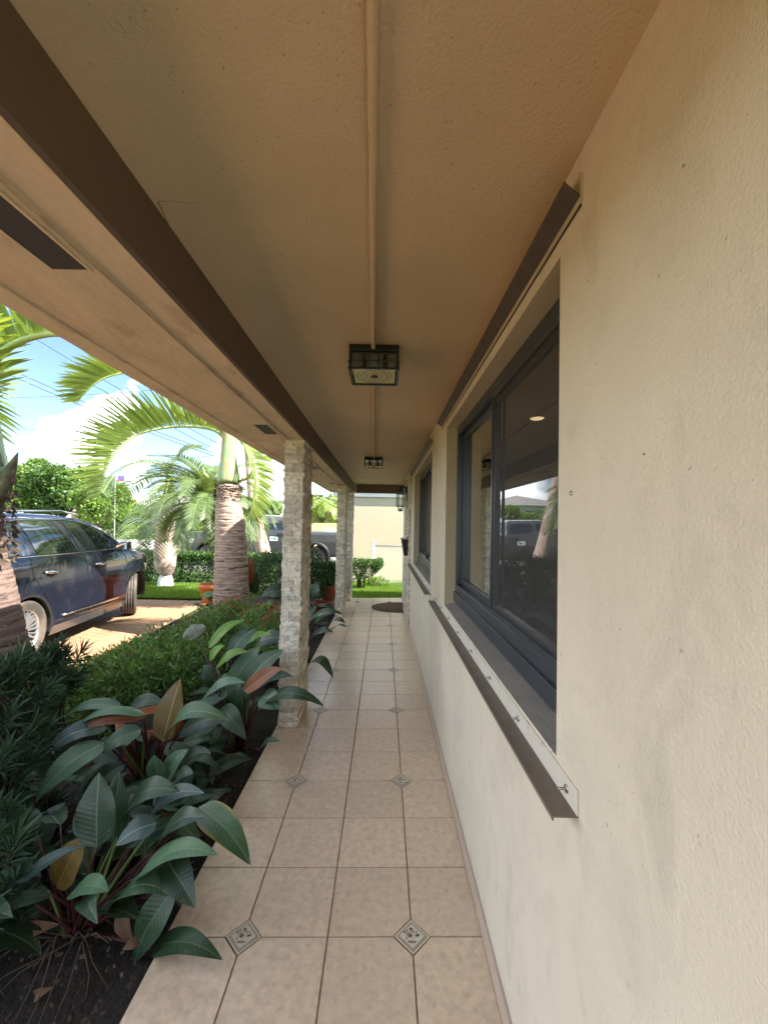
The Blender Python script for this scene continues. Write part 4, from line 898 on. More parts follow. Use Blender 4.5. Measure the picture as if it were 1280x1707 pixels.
addfrond(pa, ob, [A(384, 720, 6.0), A(390, 650, 6.3), A(410, 600, 7.0), A(440, 590, 7.8), A(470, 610, 8.4)], 50, .6, r, w=.04, V=.7, droop=.2, r0=.028)
addfrond(pa, ob, [A(382, 722, 6.0), A(376, 670, 6.5), A(350, 640, 7.2), A(330, 640, 7.9)], 46, .6, r, w=.04, V=.7, droop=.2, r0=.028)
addfrond(pa, ob, [A(384, 722, 6.0), A(400, 640, 5.6), A(410, 540, 5.0), A(400, 480, 4.4), A(380, 470, 3.9)], 50, .6, r, w=.04, V=.7, droop=.2, r0=.028)
local(pa, *ob)
# palm B: leaning trunk at the left edge, close
r = random.Random(32); YB = 2.9
pb = thing('bottle_palm', 'dark leaning palm trunk at the left edge of the photo, with a lime frond overhead', 'palm tree', (-2.55, YB, -.1)); ob = []
ob.append(trunk_mesh([(-2.62, YB, -.12), at(-6, 1110, YB)-Vector((.03, 0, 0)), at(-26, 1000, YB), at(-36, 930, YB), at(-36, 870, YB), at(-34, 830, YB)], [.25, .222, .185, .165, .14, .13], ring=.065, depth=.014, seed=7).build('trunk', M_barkg, pb))
m = MB()
for k in range(260):
    an = r.uniform(0, 2*PI); c = at(-28, r.uniform(820, 935), YB); d = Vector((math.cos(an), math.sin(an), 0)); p = c+d*.15
    leaflet(m, p, (d*.7+Vector((-d.y, d.x, r.uniform(-.9, .3)))).normalized(), (d+rdir(r)*.4).normalized(), r.uniform(.03, .09), .035)
ob.append(m.build('fibre_collar', M_fib, pb))
m = MB(); m.tube([at(-14, 846, YB), at(0, 822, YB), at(14, 795, YB), at(24, 770, YB), at(31, 754, YB)], [.05, .055, .045, .022, .003], 10); m.tube([at(-30, 840, YB), at(-16, 800, YB), at(-4, 775, YB), at(0, 752, YB)], [.05, .055, .04, .004], 10)
ob.append(m.build('spathe', mat('spathe_olive', (.10, .10, .045), .6, var=.4, vscale=12, dirt=((.06, .035, .02), 9, .5, .1, .8)), pb))
m = MB(); m.tube([at(-30, 835, YB), at(-30, 800, YB), at(-31, 740, YB), at(-33, 690, YB), at(-34, 640, YB)], [.15, .16, .12, .10, .07], 20); ob.append(m.build('crownshaft', M_shaft, pb))
addfrond(pb, ob, [A(-34, 680, YB), A(-25, 630, YB), A(0, 592, 2.85), A(40, 567, 2.8), A(95, 557, 2.75), A(150, 570, 2.7), A(210, 610, 2.65)], 60, .55, r, w=.042, V=1.15, fwd=.25, droop=.08, r0=.042, start=.16)
addfrond(pb, ob, [A(-34, 680, YB), A(-80, 600, 2.6), A(-150, 560, 2.3), A(-240, 600, 2.1)], 50, .5, r, w=.036, droop=.2, r0=.026)
addfrond(pb, ob, [A(-34, 680, YB), A(-60, 600, 3.3), A(-100, 560, 3.9), A(-160, 590, 4.6)], 50, .5, r, w=.036, droop=.2, r0=.026)
addfrond(pb, ob, [A(-36, 690, YB), A(-70, 640, 3.0), A(-80, 640, 3.2), A(-70, 680, 3.3), A(-60, 720, 3.35)], 40, .5, r, w=.03, droop=.15, V=.3, r0=.022)
addfrond(pb, ob, [A(-34, 680, YB), A(-10, 640, 2.3), A(20, 700, 1.5), A(10, 600, .9)], 30, .4, r, w=.036, droop=.2, r0=.022) if False else None
local(pb, *ob)
# palm C: swollen trunk on a whitewashed base, behind
r = random.Random(33); YC = 10.5
pc = thing('bottle_palm', 'swollen pink palm trunk on a whitewashed foot in front of the clipped hedge', 'palm tree', tuple(at(278, 980, YC))); ob = []
ob.append(trunk_mesh([at(277, 957, YC), at(276, 944, YC), at(276, 925, YC), at(277, 900, YC), at(279, 870, YC), at(281, 840, YC)], [.16, .235, .26, .245, .20, .14], ring=.05, depth=.006, seed=3, nseg=90).build('trunk', M_barkp, pc))
m = MB()
for k in range(120):
    an = r.uniform(0, 2*PI); c = at(277, r.uniform(948, 958), YC); d = Vector((math.cos(an), math.sin(an), 0)); leaflet(m, c+d*.12, (d*.6+rdir(r)).normalized(), d, .1, .02)
ob.append(m.build('root_ring', M_fib, pc))
m = MB(); b0 = at(276, 979, YC); m.lathe([(.17, 0), (.20, .06), (.17, .13), (.18, .20), (.15, .27), (.14, .34)], 20, M=Matrix.Translation((b0.x, b0.y, -.13))); ob.append(m.build('whitewashed_foot', M_barr, pc))
m = MB(); m.tube([at(281, 842, YC), at(282, 815, YC), at(283, 795, YC)], [.14, .11, .07], 14); ob.append(m.build('crownshaft', M_shaft, pc))
for k, (path, n) in enumerate(((((283, 800), (265, 790), (235, 800), (205, 828), (180, 870)), 40), (((283, 800), (270, 775), (240, 770), (210, 778), (185, 800), (172, 822)), 44), (((283, 805), (300, 800), (318, 830), (322, 870), (312, 905)), 36), (((282, 805), (262, 815), (240, 850), (228, 890), (224, 915)), 34), (((283, 800), (292, 770), (310, 750), (335, 745)), 34), (((282, 800), (275, 830), (262, 870), (255, 930)), 34))):
    Ys = YC-.1*k; addfrond(pc, ob, [A(x, y, Ys-.25*i*(1 if k % 2 else -.4)) for i, (x, y) in enumerate(path)], n, .62, r, leafm=M_frondd, w=.032, V=.2, fwd=.5, droop=.35, r0=.022)
local(pc, *ob)
# palm D: feathery date palm with a short curved trunk
r = random.Random(34); YD = 8.6
pd = thing('date_palm', 'feathery blue-green date palm with drooping crown, left of the ringed palm trunk', 'palm tree', tuple(at(372, 960, YD))); ob = []
ob.append(trunk_mesh([Vector((at(376, 960, YD).x, YD, -.12)), at(374, 920, YD), at(368, 890, YD), at(357, 866, YD), at(350, 848, YD)], [.13, .12, .13, .15, .17], ring=.045, depth=.018, seed=5, nseg=90).build('trunk', M_barkg, pd))
c0 = at(348, 842, YD)
m = MB()
for k in range(120):
    d = rdir(r, .2); leaflet(m, c0+d*.12, (d+Vector((0, 0, .3))).normalized(), rdir(r), r.uniform(.12, .3), .03)
ob.append(m.build('frond_stubs', M_dry, pd))
for k in range(58):
    az = k*2.399963; el = math.radians(r.uniform(-12, 84)); ln = r.uniform(1.3, 1.75); h = Vector((math.cos(az), math.sin(az), 0)); p = c0.copy(); path = [p.copy()]; e = el
    for s_ in range(6):
        p = p+(h*math.cos(e)+Vector((0, 0, 1))*math.sin(e))*ln/6; e -= math.radians(r.uniform(14, 21)); path.append(p.copy())
    addfrond(pd, ob, path, 50, .31, r, leafm=M_frondd, w=.019, V=.25, fwd=.75, droop=.12, r0=.010, start=.15)
local(pd, *ob)
# palm E: slim leaning trunk, crown hidden by the eave
r = random.Random(35); YE = 11.8
pe = thing('slim_palm', 'slim pink palm trunk leaning left, in front of the grey pickup', 'palm tree', tuple(at(446, 960, YE))); ob = []
ob.append(trunk_mesh([Vector((at(450, 980, YE).x, YE, -.15)), at(441, 925, YE), at(430, 880, YE), at(422, 830, YE), at(416, 780, YE), at(411, 720, YE)], [.24, .20, .185, .15, .11, .10], ring=.05, depth=.006, seed=9, nseg=120).build('trunk', M_barkp, pe))
m = MB(); m.tube([at(411, 722, YE), at(410, 690, YE), at(410, 660, YE)], [.14, .12, .06], 14); ob.append(m.build('crownshaft', M_shaft, pe))
for k in range(9):
    az = k*2.4; h = Vector((math.cos(az), math.sin(az), 0)); p = at(410, 665, YE); path = [p.copy()]; e = math.radians(60)
    for s_ in range(6): p = p+(h*math.cos(e)+Vector((0, 0, 1))*math.sin(e))*.33; e -= math.radians(24); path.append(p.copy())
    addfrond(pe, ob, path, 40, .55, r, w=.04, V=.4, droop=.3, r0=.02)
local(pe, *ob)
# ================================================================== HEDGES, POTS, LAWN
def hedge(label, x0, x1, y0, y1, z0, z1, n, l, w, m_leaf, seed, cat='hedge', name='clipped_hedge', trunks=0, under=0):
    r = random.Random(seed); mb = MB(); Lx, Ly, Lz = x1-x0, y1-y0, z1-z0
    A_ = [Lx*Ly, Lx*Lz, Ly*Lz, Ly*Lz]; tot = sum(A_)
    for k in range(n):
        q = r.random()*tot; dep = r.random()**1.3*.22
        if q < A_[0]: p = Vector((r.uniform(x0, x1), r.uniform(y0, y1), z1-dep)); d = Vector((0, 0, 1))
        elif q < A_[0]+A_[1]: p = Vector((r.uniform(x0, x1), y0+dep, r.uniform(z0, z1))); d = Vector((0, -1, 0))
        elif q < A_[0]+A_[1]+A_[2]: p = Vector((x0+dep, r.uniform(y0, y1), r.uniform(z0, z1))); d = Vector((-1, 0, 0))
        else: p = Vector((x1-dep, r.uniform(y0, y1), r.uniform(z0, z1))); d = Vector((1, 0, 0))
        if under and p.z < z0+(z1-z0)*under*(abs((p.x-(x0+x1)/2)/(Lx/2)))**1.5: continue
        p += d*.05*lumpy(p, 4, seed)
        leaflet(mb, p, (d*.7+rdir(r, .2)).normalized(), rdir(r, .4), l*r.uniform(.7, 1.3), w*r.uniform(.8, 1.2))
    t = thing(name, label, cat, ((x0+x1)/2, (y0+y1)/2, G)); objs = [mb.build('foliage', m_leaf, t)]
    st = MB()
    for k in range(max(trunks, int(Lx*2)+2)):
        x = r.uniform(x0+Lx*.2, x1-Lx*.2); y = (y0+y1)/2+r.uniform(-.1, .1)
        for b in range(5): st.tube([(x, y, G-.02), (x+r.uniform(-.05, .05), y, z0*.5+.1), (x+r.uniform(-.25, .25), y+r.uniform(-.2, .2), z1-.12)], [.016, .012, .005], 5)
    objs.append(st.build('stems', M_twig, t)); local(t, *objs); return t
hedge('long low clipped hedge behind the lawn strip, between the driveway and the street', -6.6, -2.9, 11.0, 11.6, -.08, .70, 26000, .055, .03, M_hedge, 41)
hedge('clipped flat-topped bush with bare stems on the bright grass by the chain-link fence', -.95, -.02, 10.3, 10.8, .12, .66, 5200, .05, .028, M_hedge, 42, cat='bush', name='clipped_bush', trunks=4, under=.75)
leafy_shrub('round_shrub', 'rounded dark green shrub between the ringed palm trunk and the first stone column', 'shrub',
    [shr(458, 960, 7.4, .46, .5, .42), shr(500, 955, 7.6, .42, .45, .44), shr(525, 965, 7.6, .28, .4, .38)], 12000, .06, .016, M_hedged, seed=44, core=.6, stems=24)
leafy_shrub('low_plant', 'low pale weedy plant growing at the foot of the chain-link fence', 'plant', [((-.15, 10.95, .02), (.28, .12, .16))], 600, .06, .03, M_farl, seed=45, stems=5)
def pot(label, p, s=1.0, m_=M_terra, plant=None, saucer=False, group='terracotta pots in the planting bed'):
    t = thing('flower_pot', label, 'flower pot', p, 0, group)
    m = MB(); m.lathe([(.0001, 0), (.10*s, 0), (.145*s, .20*s), (.16*s, .20*s), (.165*s, .26*s), (.150*s, .26*s), (.135*s, .22*s), (.0001, .22*s)], 28); m.build('pot_body', m_, t)
    m = MB(); m.lathe([(.0001, .225*s), (.137*s, .225*s)], 20); m.build('potting_soil', M_soil, t)
    return t
p = at(250, 1275, 2.85); pot('terracotta pot half hidden by the upright olive-brown leaf', (p.x, p.y, -.07), 1.25)
p = at(547, 998, 7.9); pot('terracotta pot with green shoots beside the second stone column', (p.x, 7.9, .12), 1.15)
q = at(540, 1000, 7.7); pot('empty wide terracotta bowl below the potted shoots', (q.x, 7.55, -.08), .95)
m = MB(); m.box(-.16, .16, -.16, .16, 0, .19); o = m.build('concrete_block', M_side); o.location = (p.x, 7.9, -.07); tag(o, 'grey block under the terracotta pot with green shoots', 'block')
leafy_shrub('potted_plant', 'leafy green shoots growing from the pot beside the second stone column', 'plant', [((p.x, 7.9, .60), (.20, .20, .24))], 900, .09, .03, M_hedge, seed=46, stems=12, foot=(p.x, 7.9, .38))
p = at(352, 985, 8.7); pot('large glossy orange pot left of the ringed palm trunk', (p.x, p.y, -.12), 1.5, M_terra2)
# lawn strips with blades
def grass(x0, x1, y0, y1, n, z, label, seed, h=.06, name='grass'):
    r = random.Random(seed); mb = MB()
    for k in range(n):
        x, y = r.uniform(x0, x1), r.uniform(y0, y1); a = r.uniform(0, PI); w = .006; hh = h*r.uniform(.5, 1.2); dx, dy = r.uniform(-.03, .03), r.uniform(-.03, .03)
        c, s_ = math.cos(a)*w, math.sin(a)*w; mb.add([(x-c, y-s_, z), (x+c, y+s_, z), (x+dx*.4+c*.7, y+dy*.4+s_*.7, z+hh*.6), (x+dx, y+dy, z+hh), (x+dx*.4-c*.7, y+dy*.4-s_*.7, z+hh*.6)], [(0, 1, 2, 3, 4)])
    tag(mb.build(name, M_grass), label, 'grass', kind='stuff')
for nm, X0_, X1_, Y0_, Y1_ in (('lawn', -14, -2.2, 8.95, 13.5), ('side_lawn', -2.2, 8, 9.05, 13.5)):
    m = MB(); m.add([(X0_, Y0_, G+.02), (X1_, Y0_, G+.02), (X1_, Y1_, G+.02), (X0_, Y1_, G+.02)], [(0, 1, 2, 3)]); tag(m.build(nm, M_lawn), kind='structure')
grass(-6.5, -2.7, 8.95, 11, 26000, G+.02, 'short sunny lawn grass beyond the driveway', 51)
grass(-1.4, .75, 9.05, 11.6, 26000, G+.02, 'bright green grass at the far end of the porch', 52, h=.09)
# ================================================================== FENCE AND NEIGHBOUR
t = thing('chain_link_fence', 'galvanised chain-link fence before the cream neighbouring wall', 'fence', (-.27, 11.3, G)); ob = []
m = MB(); m.tube([(-.27, 11.3, G), (-.27, 11.3, 1.06)], .030, 12); m.lathe([(.034, 1.05), (.036, 1.075), (.02, 1.10), (.006, 1.13), (.0001, 1.14)], 12, M=Matrix.Translation((-.27, 11.3, 0))); ob.append(m.build('post', M_galv, t))
m = MB(); m.tube([(2.6, 11.3, G), (2.6, 11.3, 1.06)], .030, 12); ob.append(m.build('post', M_galv, t))
m = MB(); m.tube([(-.27, 11.3, .99), (2.6, 11.3, .99)], .018, 10); ob.append(m.build('rail', M_galv, t))
m = MB(); z0, z1 = -.05, .97; k = -1.2
while k < 2.9:
    for sg in (-1, 1):
        xa, xb = k, k+sg*(z1-z0); za, zb_ = z0, z1
        if sg < 0: xa, xb = k+(z1-z0), k
        if xa < -.25: za += abs(-.25-xa); xa = -.25
        if xb < -.25: zb_ -= abs(-.25-xb); xb = -.25
        if za < zb_ and xa < 2.6 and xb < 2.6: m.tube([(xa, 11.3+sg*.003, za), (xb, 11.3+sg*.003, zb_)], .0034, 4, cap=False)
    k += .085
ob.append(m.build('chain_mesh', M_galv, t)); local(t, *ob)
t = thing('neighbour_house', 'cream stucco neighbouring house beyond the chain-link fence', 'house', (3, 15, G)); ob = []
m = MB(); m.box(-1.0, 9, 12.5, 13.4, G-.05, 2.42); ob.append(m.build('wall', M_neigh, t))
m = MB(); m.box(-1.5, 9.4, 12.48, 13.9, 2.42, 2.44); m.box(-1.52, 9.4, 12.45, 12.48, 2.38, 2.52); m.box(-1.54, -1.50, 12.42, 13.9, 2.40, 2.52); ob.append(m.build('eave', M_white, t))
m = MB(); m.add([(-1.54, 12.38, 2.551), (9.4, 12.38, 2.551), (9.4, 13.95, 2.551), (-1.54, 13.95, 2.551), (1, 13, 2.95), (7.5, 13, 2.95)], [(0, 1, 5, 4), (1, 2, 5), (2, 3, 4, 5), (3, 0, 4)]); ob.append(m.build('roof', M_roof, t))
local(t, *ob)
# ================================================================== VEHICLES
def interp(tab, x):
    if x <= tab[0][0]: return tab[0][1]
    for (a, b), (c, d) in zip(tab, tab[1:]):
        if x <= c: return b+(d-b)*(x-a)/(c-a)
    return tab[-1][1]
class Car:
    def __init__(s, top, zb, wtab, ptab, arches, R, s0, s1, step=.02):
        s.top, s.zb, s.wtab, s.ptab, s.arches, s.R, s.s0, s.s1, s.step = top, zb, wtab, ptab, arches, R, s0, s1, step
    def Wd(s, x, z): return interp(s.wtab, z)*interp(s.ptab, x)
    def zt(s, x): return interp(s.top, x)
    def zbot(s, x):
        z = interp(s.zb, x)
        for (a, za) in s.arches:
            d = abs(x-a)
            if d < s.R: z = max(z, za+math.sqrt(s.R**2-d*d))
        return z
    def body(s):
        mb = MB(); n = int((s.s1-s.s0)/s.step); NZ, NT = 18, 10; rows = []
        for i in range(n+1):
            x = s.s0+(s.s1-s.s0)*i/n; z0, z1 = s.zbot(x), s.zt(x); row = []
            z0 = min(z0, z1-.02); side = []
            for j in range(NZ+1):
                z = z0+(z1-z0)*j/NZ; w = s.Wd(x, z)
                side.append((w, z))
            wt = side[-1][0]
            for w, z in side: row.append((x, -w, z))
            for q in range(1, NT): y = -wt+2*wt*q/NT; row.append((x, y, z1+.035*(1-(y/wt)**2)))
            for w, z in side[::-1]: row.append((x, w, z))
            rows.append(row)
        m_ = len(rows[0]); vs = [v for r_ in rows for v in r_]
        mb.add(vs, [(i*m_+j, i*m_+j+1, (i+1)*m_+j+1, (i+1)*m_+j) for i in range(n) for j in range(m_-1)], smooth=True)
        mb.add([v for v in rows[0]], [tuple(range(m_))[::-1]]); mb.add([v for v in rows[-1]], [tuple(range(m_))])
        return mb
    def patch(s, bot, top, eps=.004, side=-1, m=0, mb=None, nz=6, nsub=6, thick=0):
        mb = mb or MB()
        def dens(P):
            o = []
            for a, b in zip(P, P[1:]): o += [(a[0]+(b[0]-a[0])*k/nsub, a[1]+(b[1]-a[1])*k/nsub) for k in range(nsub)]
            return o+[P[-1]]
        B, T = dens(bot), dens(top); n = len(B); vs = []
        for j in range(nz+1):
            for i in range(n):
                x = B[i][0]+(T[i][0]-B[i][0])*j/nz; z = B[i][1]+(T[i][1]-B[i][1])*j/nz; vs.append((x, side*(s.Wd(x, z)+eps), z))
        fs = [(j*n+i, j*n+i+1, (j+1)*n+i+1, (j+1)*n+i) for j in range(nz) for i in range(n-1)]
        if side > 0: fs = [f[::-1] for f in fs]
        mb.add(vs, fs, m, smooth=True); return mb
    def line(s, pts, r, side=-1, eps=.002, mb=None, nsub=6):
        mb = mb or MB(); P = []
        for a, b in zip(pts, pts[1:]): P += [(a[0]+(b[0]-a[0])*k/nsub, a[1]+(b[1]-a[1])*k/nsub) for k in range(nsub)]
        P.append(pts[-1]); mb.tube([(x, side*(s.Wd(x, z)+eps), z) for x, z in P], r, 6); return mb
def wheel(root, x, y, R, side, steer=0, spokes=12, w=.235):
    Mx = Matrix.Translation((x, y, R)) @ Matrix.Rotation(steer, 4, 'Z') @ Matrix.Rotation(PI/2*(1 if side < 0 else -1), 4, 'X')   # +Z axis points outward
    m = MB(); h = w/2; ri = R*.68; prof = [(ri, -h*.8), (R*.86, -h), (R*.96, -h*.92), (R, -h*.72)]
    for g in (-.5, -.17, .17, .5): prof += [(R, h*(g-.05)), (R-.012, h*(g-.04)), (R-.012, h*(g+.04)), (R, h*(g+.05))]
    prof += [(R, h*.72), (R*.96, h*.92), (R*.86, h), (ri, h*.8)]
    m.lathe(prof, 48, M=Mx); t = m.build('wheel', M_rub, root)
    m = MB(); m.lathe([(ri, -h*.8), (ri*.95, -h*.3), (ri*.95, h*.4), (ri*.97, h*.72), (ri*1.01, h*.80)], 40, M=Mx); m.lathe([(.0001, h*.62), (.05, h*.62), (.065, h*.5), (.065, h*.2)], 20, M=Mx)
    for k in range(spokes):
        a = 2*PI*k/spokes; Q = Mx @ Matrix.Rotation(a, 4, 'Z')
        m.add([Q @ Vector(v) for v in ((.05, -.014, h*.55), (.05, .014, h*.55), (ri*.98, .004, h*.70), (ri*.98, -.016, h*.70), (.05, -.014, h*.3), (.05, .014, h*.3), (ri*.98, .004, h*.45), (ri*.98, -.016, h*.45))], [(0, 3, 2, 1), (0, 4, 7, 3), (1, 2, 6, 5)])
        m.add([Q @ Vector(v) for v in ((.05, .0, h*.56), (.06, .02, h*.56), (ri*.98, .062, h*.69), (ri*.98, .046, h*.69), (.05, .0, h*.35), (.06, .02, h*.35), (ri*.98, .062, h*.45), (ri*.98, .046, h*.45))], [(0, 3, 2, 1), (0, 4, 7, 3), (1, 2, 6, 5)])
    m.build('rim', M_alloy, t)
    m = MB(); m.lathe([(.0001, h*.05), (ri*.93, h*.05)], 30, M=Mx); m.build('brake_disc', M_plastic, t)
    return t
# --- navy SUV
hx, hy = -.1014, .9948; nL = Vector((-hy, hx, 0)); con = Vector((-4.14, 4.9, G)); W_ = .93
org = con+nL*W_
suv = thing('parked_suv', 'dark navy SUV with silver spoked wheels parked on the stamped driveway', 'car', tuple(org), math.atan2(hy, hx))
c = Car(top=[(-.98, .95), (-.93, 1.15), (-.80, 1.45), (-.62, 1.66), (-.3, 1.71), (.3, 1.745), (.9, 1.735), (1.2, 1.705), (1.5, 1.64), (1.9, 1.47), (2.26, 1.24), (2.42, 1.16), (2.7, 1.12), (3.0, 1.04), (3.22, .92), (3.34, .74), (3.38, .5)],
        zb=[(-.98, .45), (-.8, .30), (.4, .24), (2.2, .25), (3.2, .26), (3.38, .34)],
        wtab=[(.2, .90), (.35, .935), (.6, .93), (.85, .955), (1.0, .950), (1.10, .935), (1.18, .915), (1.24, .885), (1.45, .815), (1.62, .745), (1.70, .68), (1.76, .60)],
        ptab=[(-.98, .82), (-.85, .90), (-.6, .96), (0, .995), (.4, 1), (2.4, 1), (2.8, .985), (3.05, .94), (3.22, .86), (3.34, .74), (3.38, .66)],
        arches=[(.0, .37), (2.64, .38)], R=.40, s0=-.98, s1=3.38)
body = c.body().build('body', M_navy, suv)
m = MB(); m.box(-.8, 3.1, -.72, .72, .22, .5); m.build('underbody', M_plastic, suv)
for side in (-1, 1):
    for a, za in c.arches:
        m = MB(); n = 16; vs = []
        for k in range(n+1):
            an = PI*k/n*1.16-PI*.08
            for rr_, e in ((.40, .006), (.432, .008)): x, z = a+math.cos(an)*rr_, za+math.sin(an)*rr_; vs.append((x, side*(c.Wd(x, z)+e), z))
        fs = [(2*k, 2*k+1, 2*k+3, 2*k+2) for k in range(n)]; m.add(vs, fs, smooth=True)
        vs = []
        for k in range(n+1):
            an = PI*k/n*1.16-PI*.08; x, z = a+math.cos(an)*.40, za+math.sin(an)*.40; vs += [(x, side*(c.Wd(x, z)+.006), z), (x, side*.55, z)]
        m.add(vs, [(2*k, 2*k+1, 2*k+3, 2*k+2) for k in range(n)]); m.build('wheel_arch', M_plastic, suv)
    for nm, B, T in (('door_window', [(1.16, 1.235), (1.55, 1.235), (1.93, 1.235)], [(.86, 1.655), (1.28, 1.63), (1.72, 1.40)]),
                     ('door_window', [(.20, 1.25), (.6, 1.245), (1.04, 1.24)], [(.08, 1.64), (.40, 1.665), (.74, 1.66)]),
                     ('quarter_window', [(-.62, 1.27), (-.3, 1.26), (.10, 1.255)], [(-.46, 1.58), (-.25, 1.625), (.0, 1.64)])):
        c.patch(B, T, eps=.005, side=side).build(nm, M_carglass, suv)
    m = c.line([(-.66, 1.245), (.2, 1.235), (1.2, 1.222), (1.98, 1.222)], .007, side)
    c.line([(-.5, 1.61), (-.2, 1.655), (.3, 1.685), (.9, 1.68), (1.25, 1.655), (1.55, 1.53), (1.78, 1.38), (1.98, 1.225)], .006, side, mb=m)
    m.build('window_trim', M_chrome, suv)
    m = c.patch([(.98, 1.235), (1.16, 1.235)], [(.68, 1.66), (.86, 1.655)], eps=.0065, side=side); m.build('pillar_cover', M_plastic, suv)
    m = c.line([(.06, 1.23), (.05, 1.0), (.22, .82), (.40, .62), (.46, .42), (.44, .36)], .0035, side); c.line([(1.06, 1.23), (1.10, 1.0), (1.16, .7), (1.22, .36)], .0035, side, mb=m); c.line([(1.98, 1.21), (2.16, 1.1), (2.22, .9), (2.22, .36)], .0035, side, mb=m); m.build('door_seam', M_plastic, suv)
    for x0 in (.22, 1.27):
        m = MB(); pts = [(x0+.26*k/8, side*(c.Wd(x0, 1.0)+.012+.028*math.sin(PI*k/8)), 1.035-.018*k/8) for k in range(9)]; m.tube(pts, [.012+.008*math.sin(PI*k/8) for k in range(9)], 8); m.build('door_handle', M_chrome, suv)
        m = c.patch([(x0+.06, .985), (x0+.13, .965), (x0+.2, .985)], [(x0+.06, 1.04), (x0+.13, 1.06), (x0+.2, 1.04)], eps=.003, side=side); m.build('handle_recess', M_plastic, suv)
    m = c.patch([(.62, .40), (1.4, .375), (2.23, .37)], [(.66, .455), (1.4, .455), (2.23, .45)], eps=.016, side=side); c.line([(.62, .43), (2.23, .415)], .014, side, eps=.006, mb=m); m.build('chrome_moulding', M_chrome, suv)
    m = c.patch([(.40, .22), (1.3, .22), (2.24, .24)], [(.44, .33), (1.3, .335), (2.24, .33)], eps=.006, side=side); m.build('rocker_panel', M_greyp, suv)
    m = MB(); m.add([(x, side*y, z) for x, y, z in ((1.82, .93, 1.20), (1.98, .93, 1.20), (1.98, 1.13, 1.21), (1.86, 1.13, 1.21), (1.82, .93, 1.27), (1.97, .95, 1.34), (1.97, 1.12, 1.34), (1.86, 1.12, 1.33))], [(0, 1, 2, 3), (4, 7, 6, 5), (0, 3, 7, 4), (1, 5, 6, 2), (2, 6, 7, 3), (0, 4, 5, 1)]); mo = m.build('wing_mirror', M_navy, suv, bevel=.02)
    m = MB(); m.add([(x, side*y, z) for x, y, z in ((1.835, .96, 1.215), (1.853, 1.11, 1.22), (1.853, 1.10, 1.325), (1.818, .96, 1.27))], [(0, 1, 2, 3)]); m.build('mirror_glass', M_chrome, mo)
    m = MB(); m.tube([(-.5, side*.66, 1.73), (-.2, side*.68, 1.775), (.9, side*.68, 1.80), (1.3, side*.66, 1.755)], .013, 8); m.build('roof_rail', M_chrome, suv)
    m = c.patch([(2.95, .76), (3.25, .72)], [(2.85, .90), (3.22, .86)], eps=.006, side=side); m.build('headlight', M_lens, suv)
    m = c.patch([(-.93, .95), (-.62, 1.0)], [(-.90, 1.12), (-.66, 1.10)], eps=.006, side=side); m.build('tail_light', M_redl, suv)
    m = c.patch([(2.36, 1.015), (2.46, 1.005)], [(2.36, 1.035), (2.46, 1.025)], eps=.01, side=side); m.build('fender_badge', M_chrome, suv)
    wheel(suv, .0, side*(W_-.12), .368, side); wheel(suv, 2.64, side*(W_-.13), .372, side, steer=math.radians(24))
m = MB()
for x0, x1, w in ((1.62, 2.30, .70),):
    vs = [(x, y, c.zt(x)+.035*(1-(y/.75)**2)+.006) for x in (x0, (x0*2+x1)/3, (x0+2*x1)/3, x1) for y in (-w, -w/2, 0, w/2, w)]; m.add(vs, [(i*5+j, i*5+j+1, (i+1)*5+j+1, (i+1)*5+j) for i in range(3) for j in range(4)], smooth=True)
m.build('windscreen', M_carglass, suv)
# --- grey pickup on the street, facing left (-X)
YT = 15.5
pk = thing('pickup_truck', 'dark grey crew-cab pickup parked on the street behind the palms', 'pickup truck', (-2.55, YT+1.0, G), PI)     # +x local = -X world
tk = Car(top=[(-1.10, 1.05), (-1.06, 1.33), (.95, 1.34), (.98, 1.36), (1.02, 1.80), (1.2, 1.90), (2.6, 1.93), (3.0, 1.86), (3.72, 1.38), (3.85, 1.30), (4.7, 1.24), (4.85, 1.12), (4.92, .8)],
         zb=[(-1.10, .60), (-.9, .48), (4.6, .48), (4.92, .55)], wtab=[(.4, .93), (.6, .97), (1.0, .98), (1.25, .96), (1.34, .93), (1.6, .85), (1.86, .74), (1.93, .66)],
         ptab=[(-1.1, .95), (-.9, .99), (0, 1), (4, 1), (4.5, .96), (4.8, .88), (4.92, .80)], arches=[(0, .40), (3.95, .40)], R=.47, s0=-1.10, s1=4.92, step=.03)
tk.body().build('body', M_greyp, pk)
m = MB(); m.box(-.95, 4.6, -.75, .75, .4, .7); m.build('underbody', M_plastic, pk)
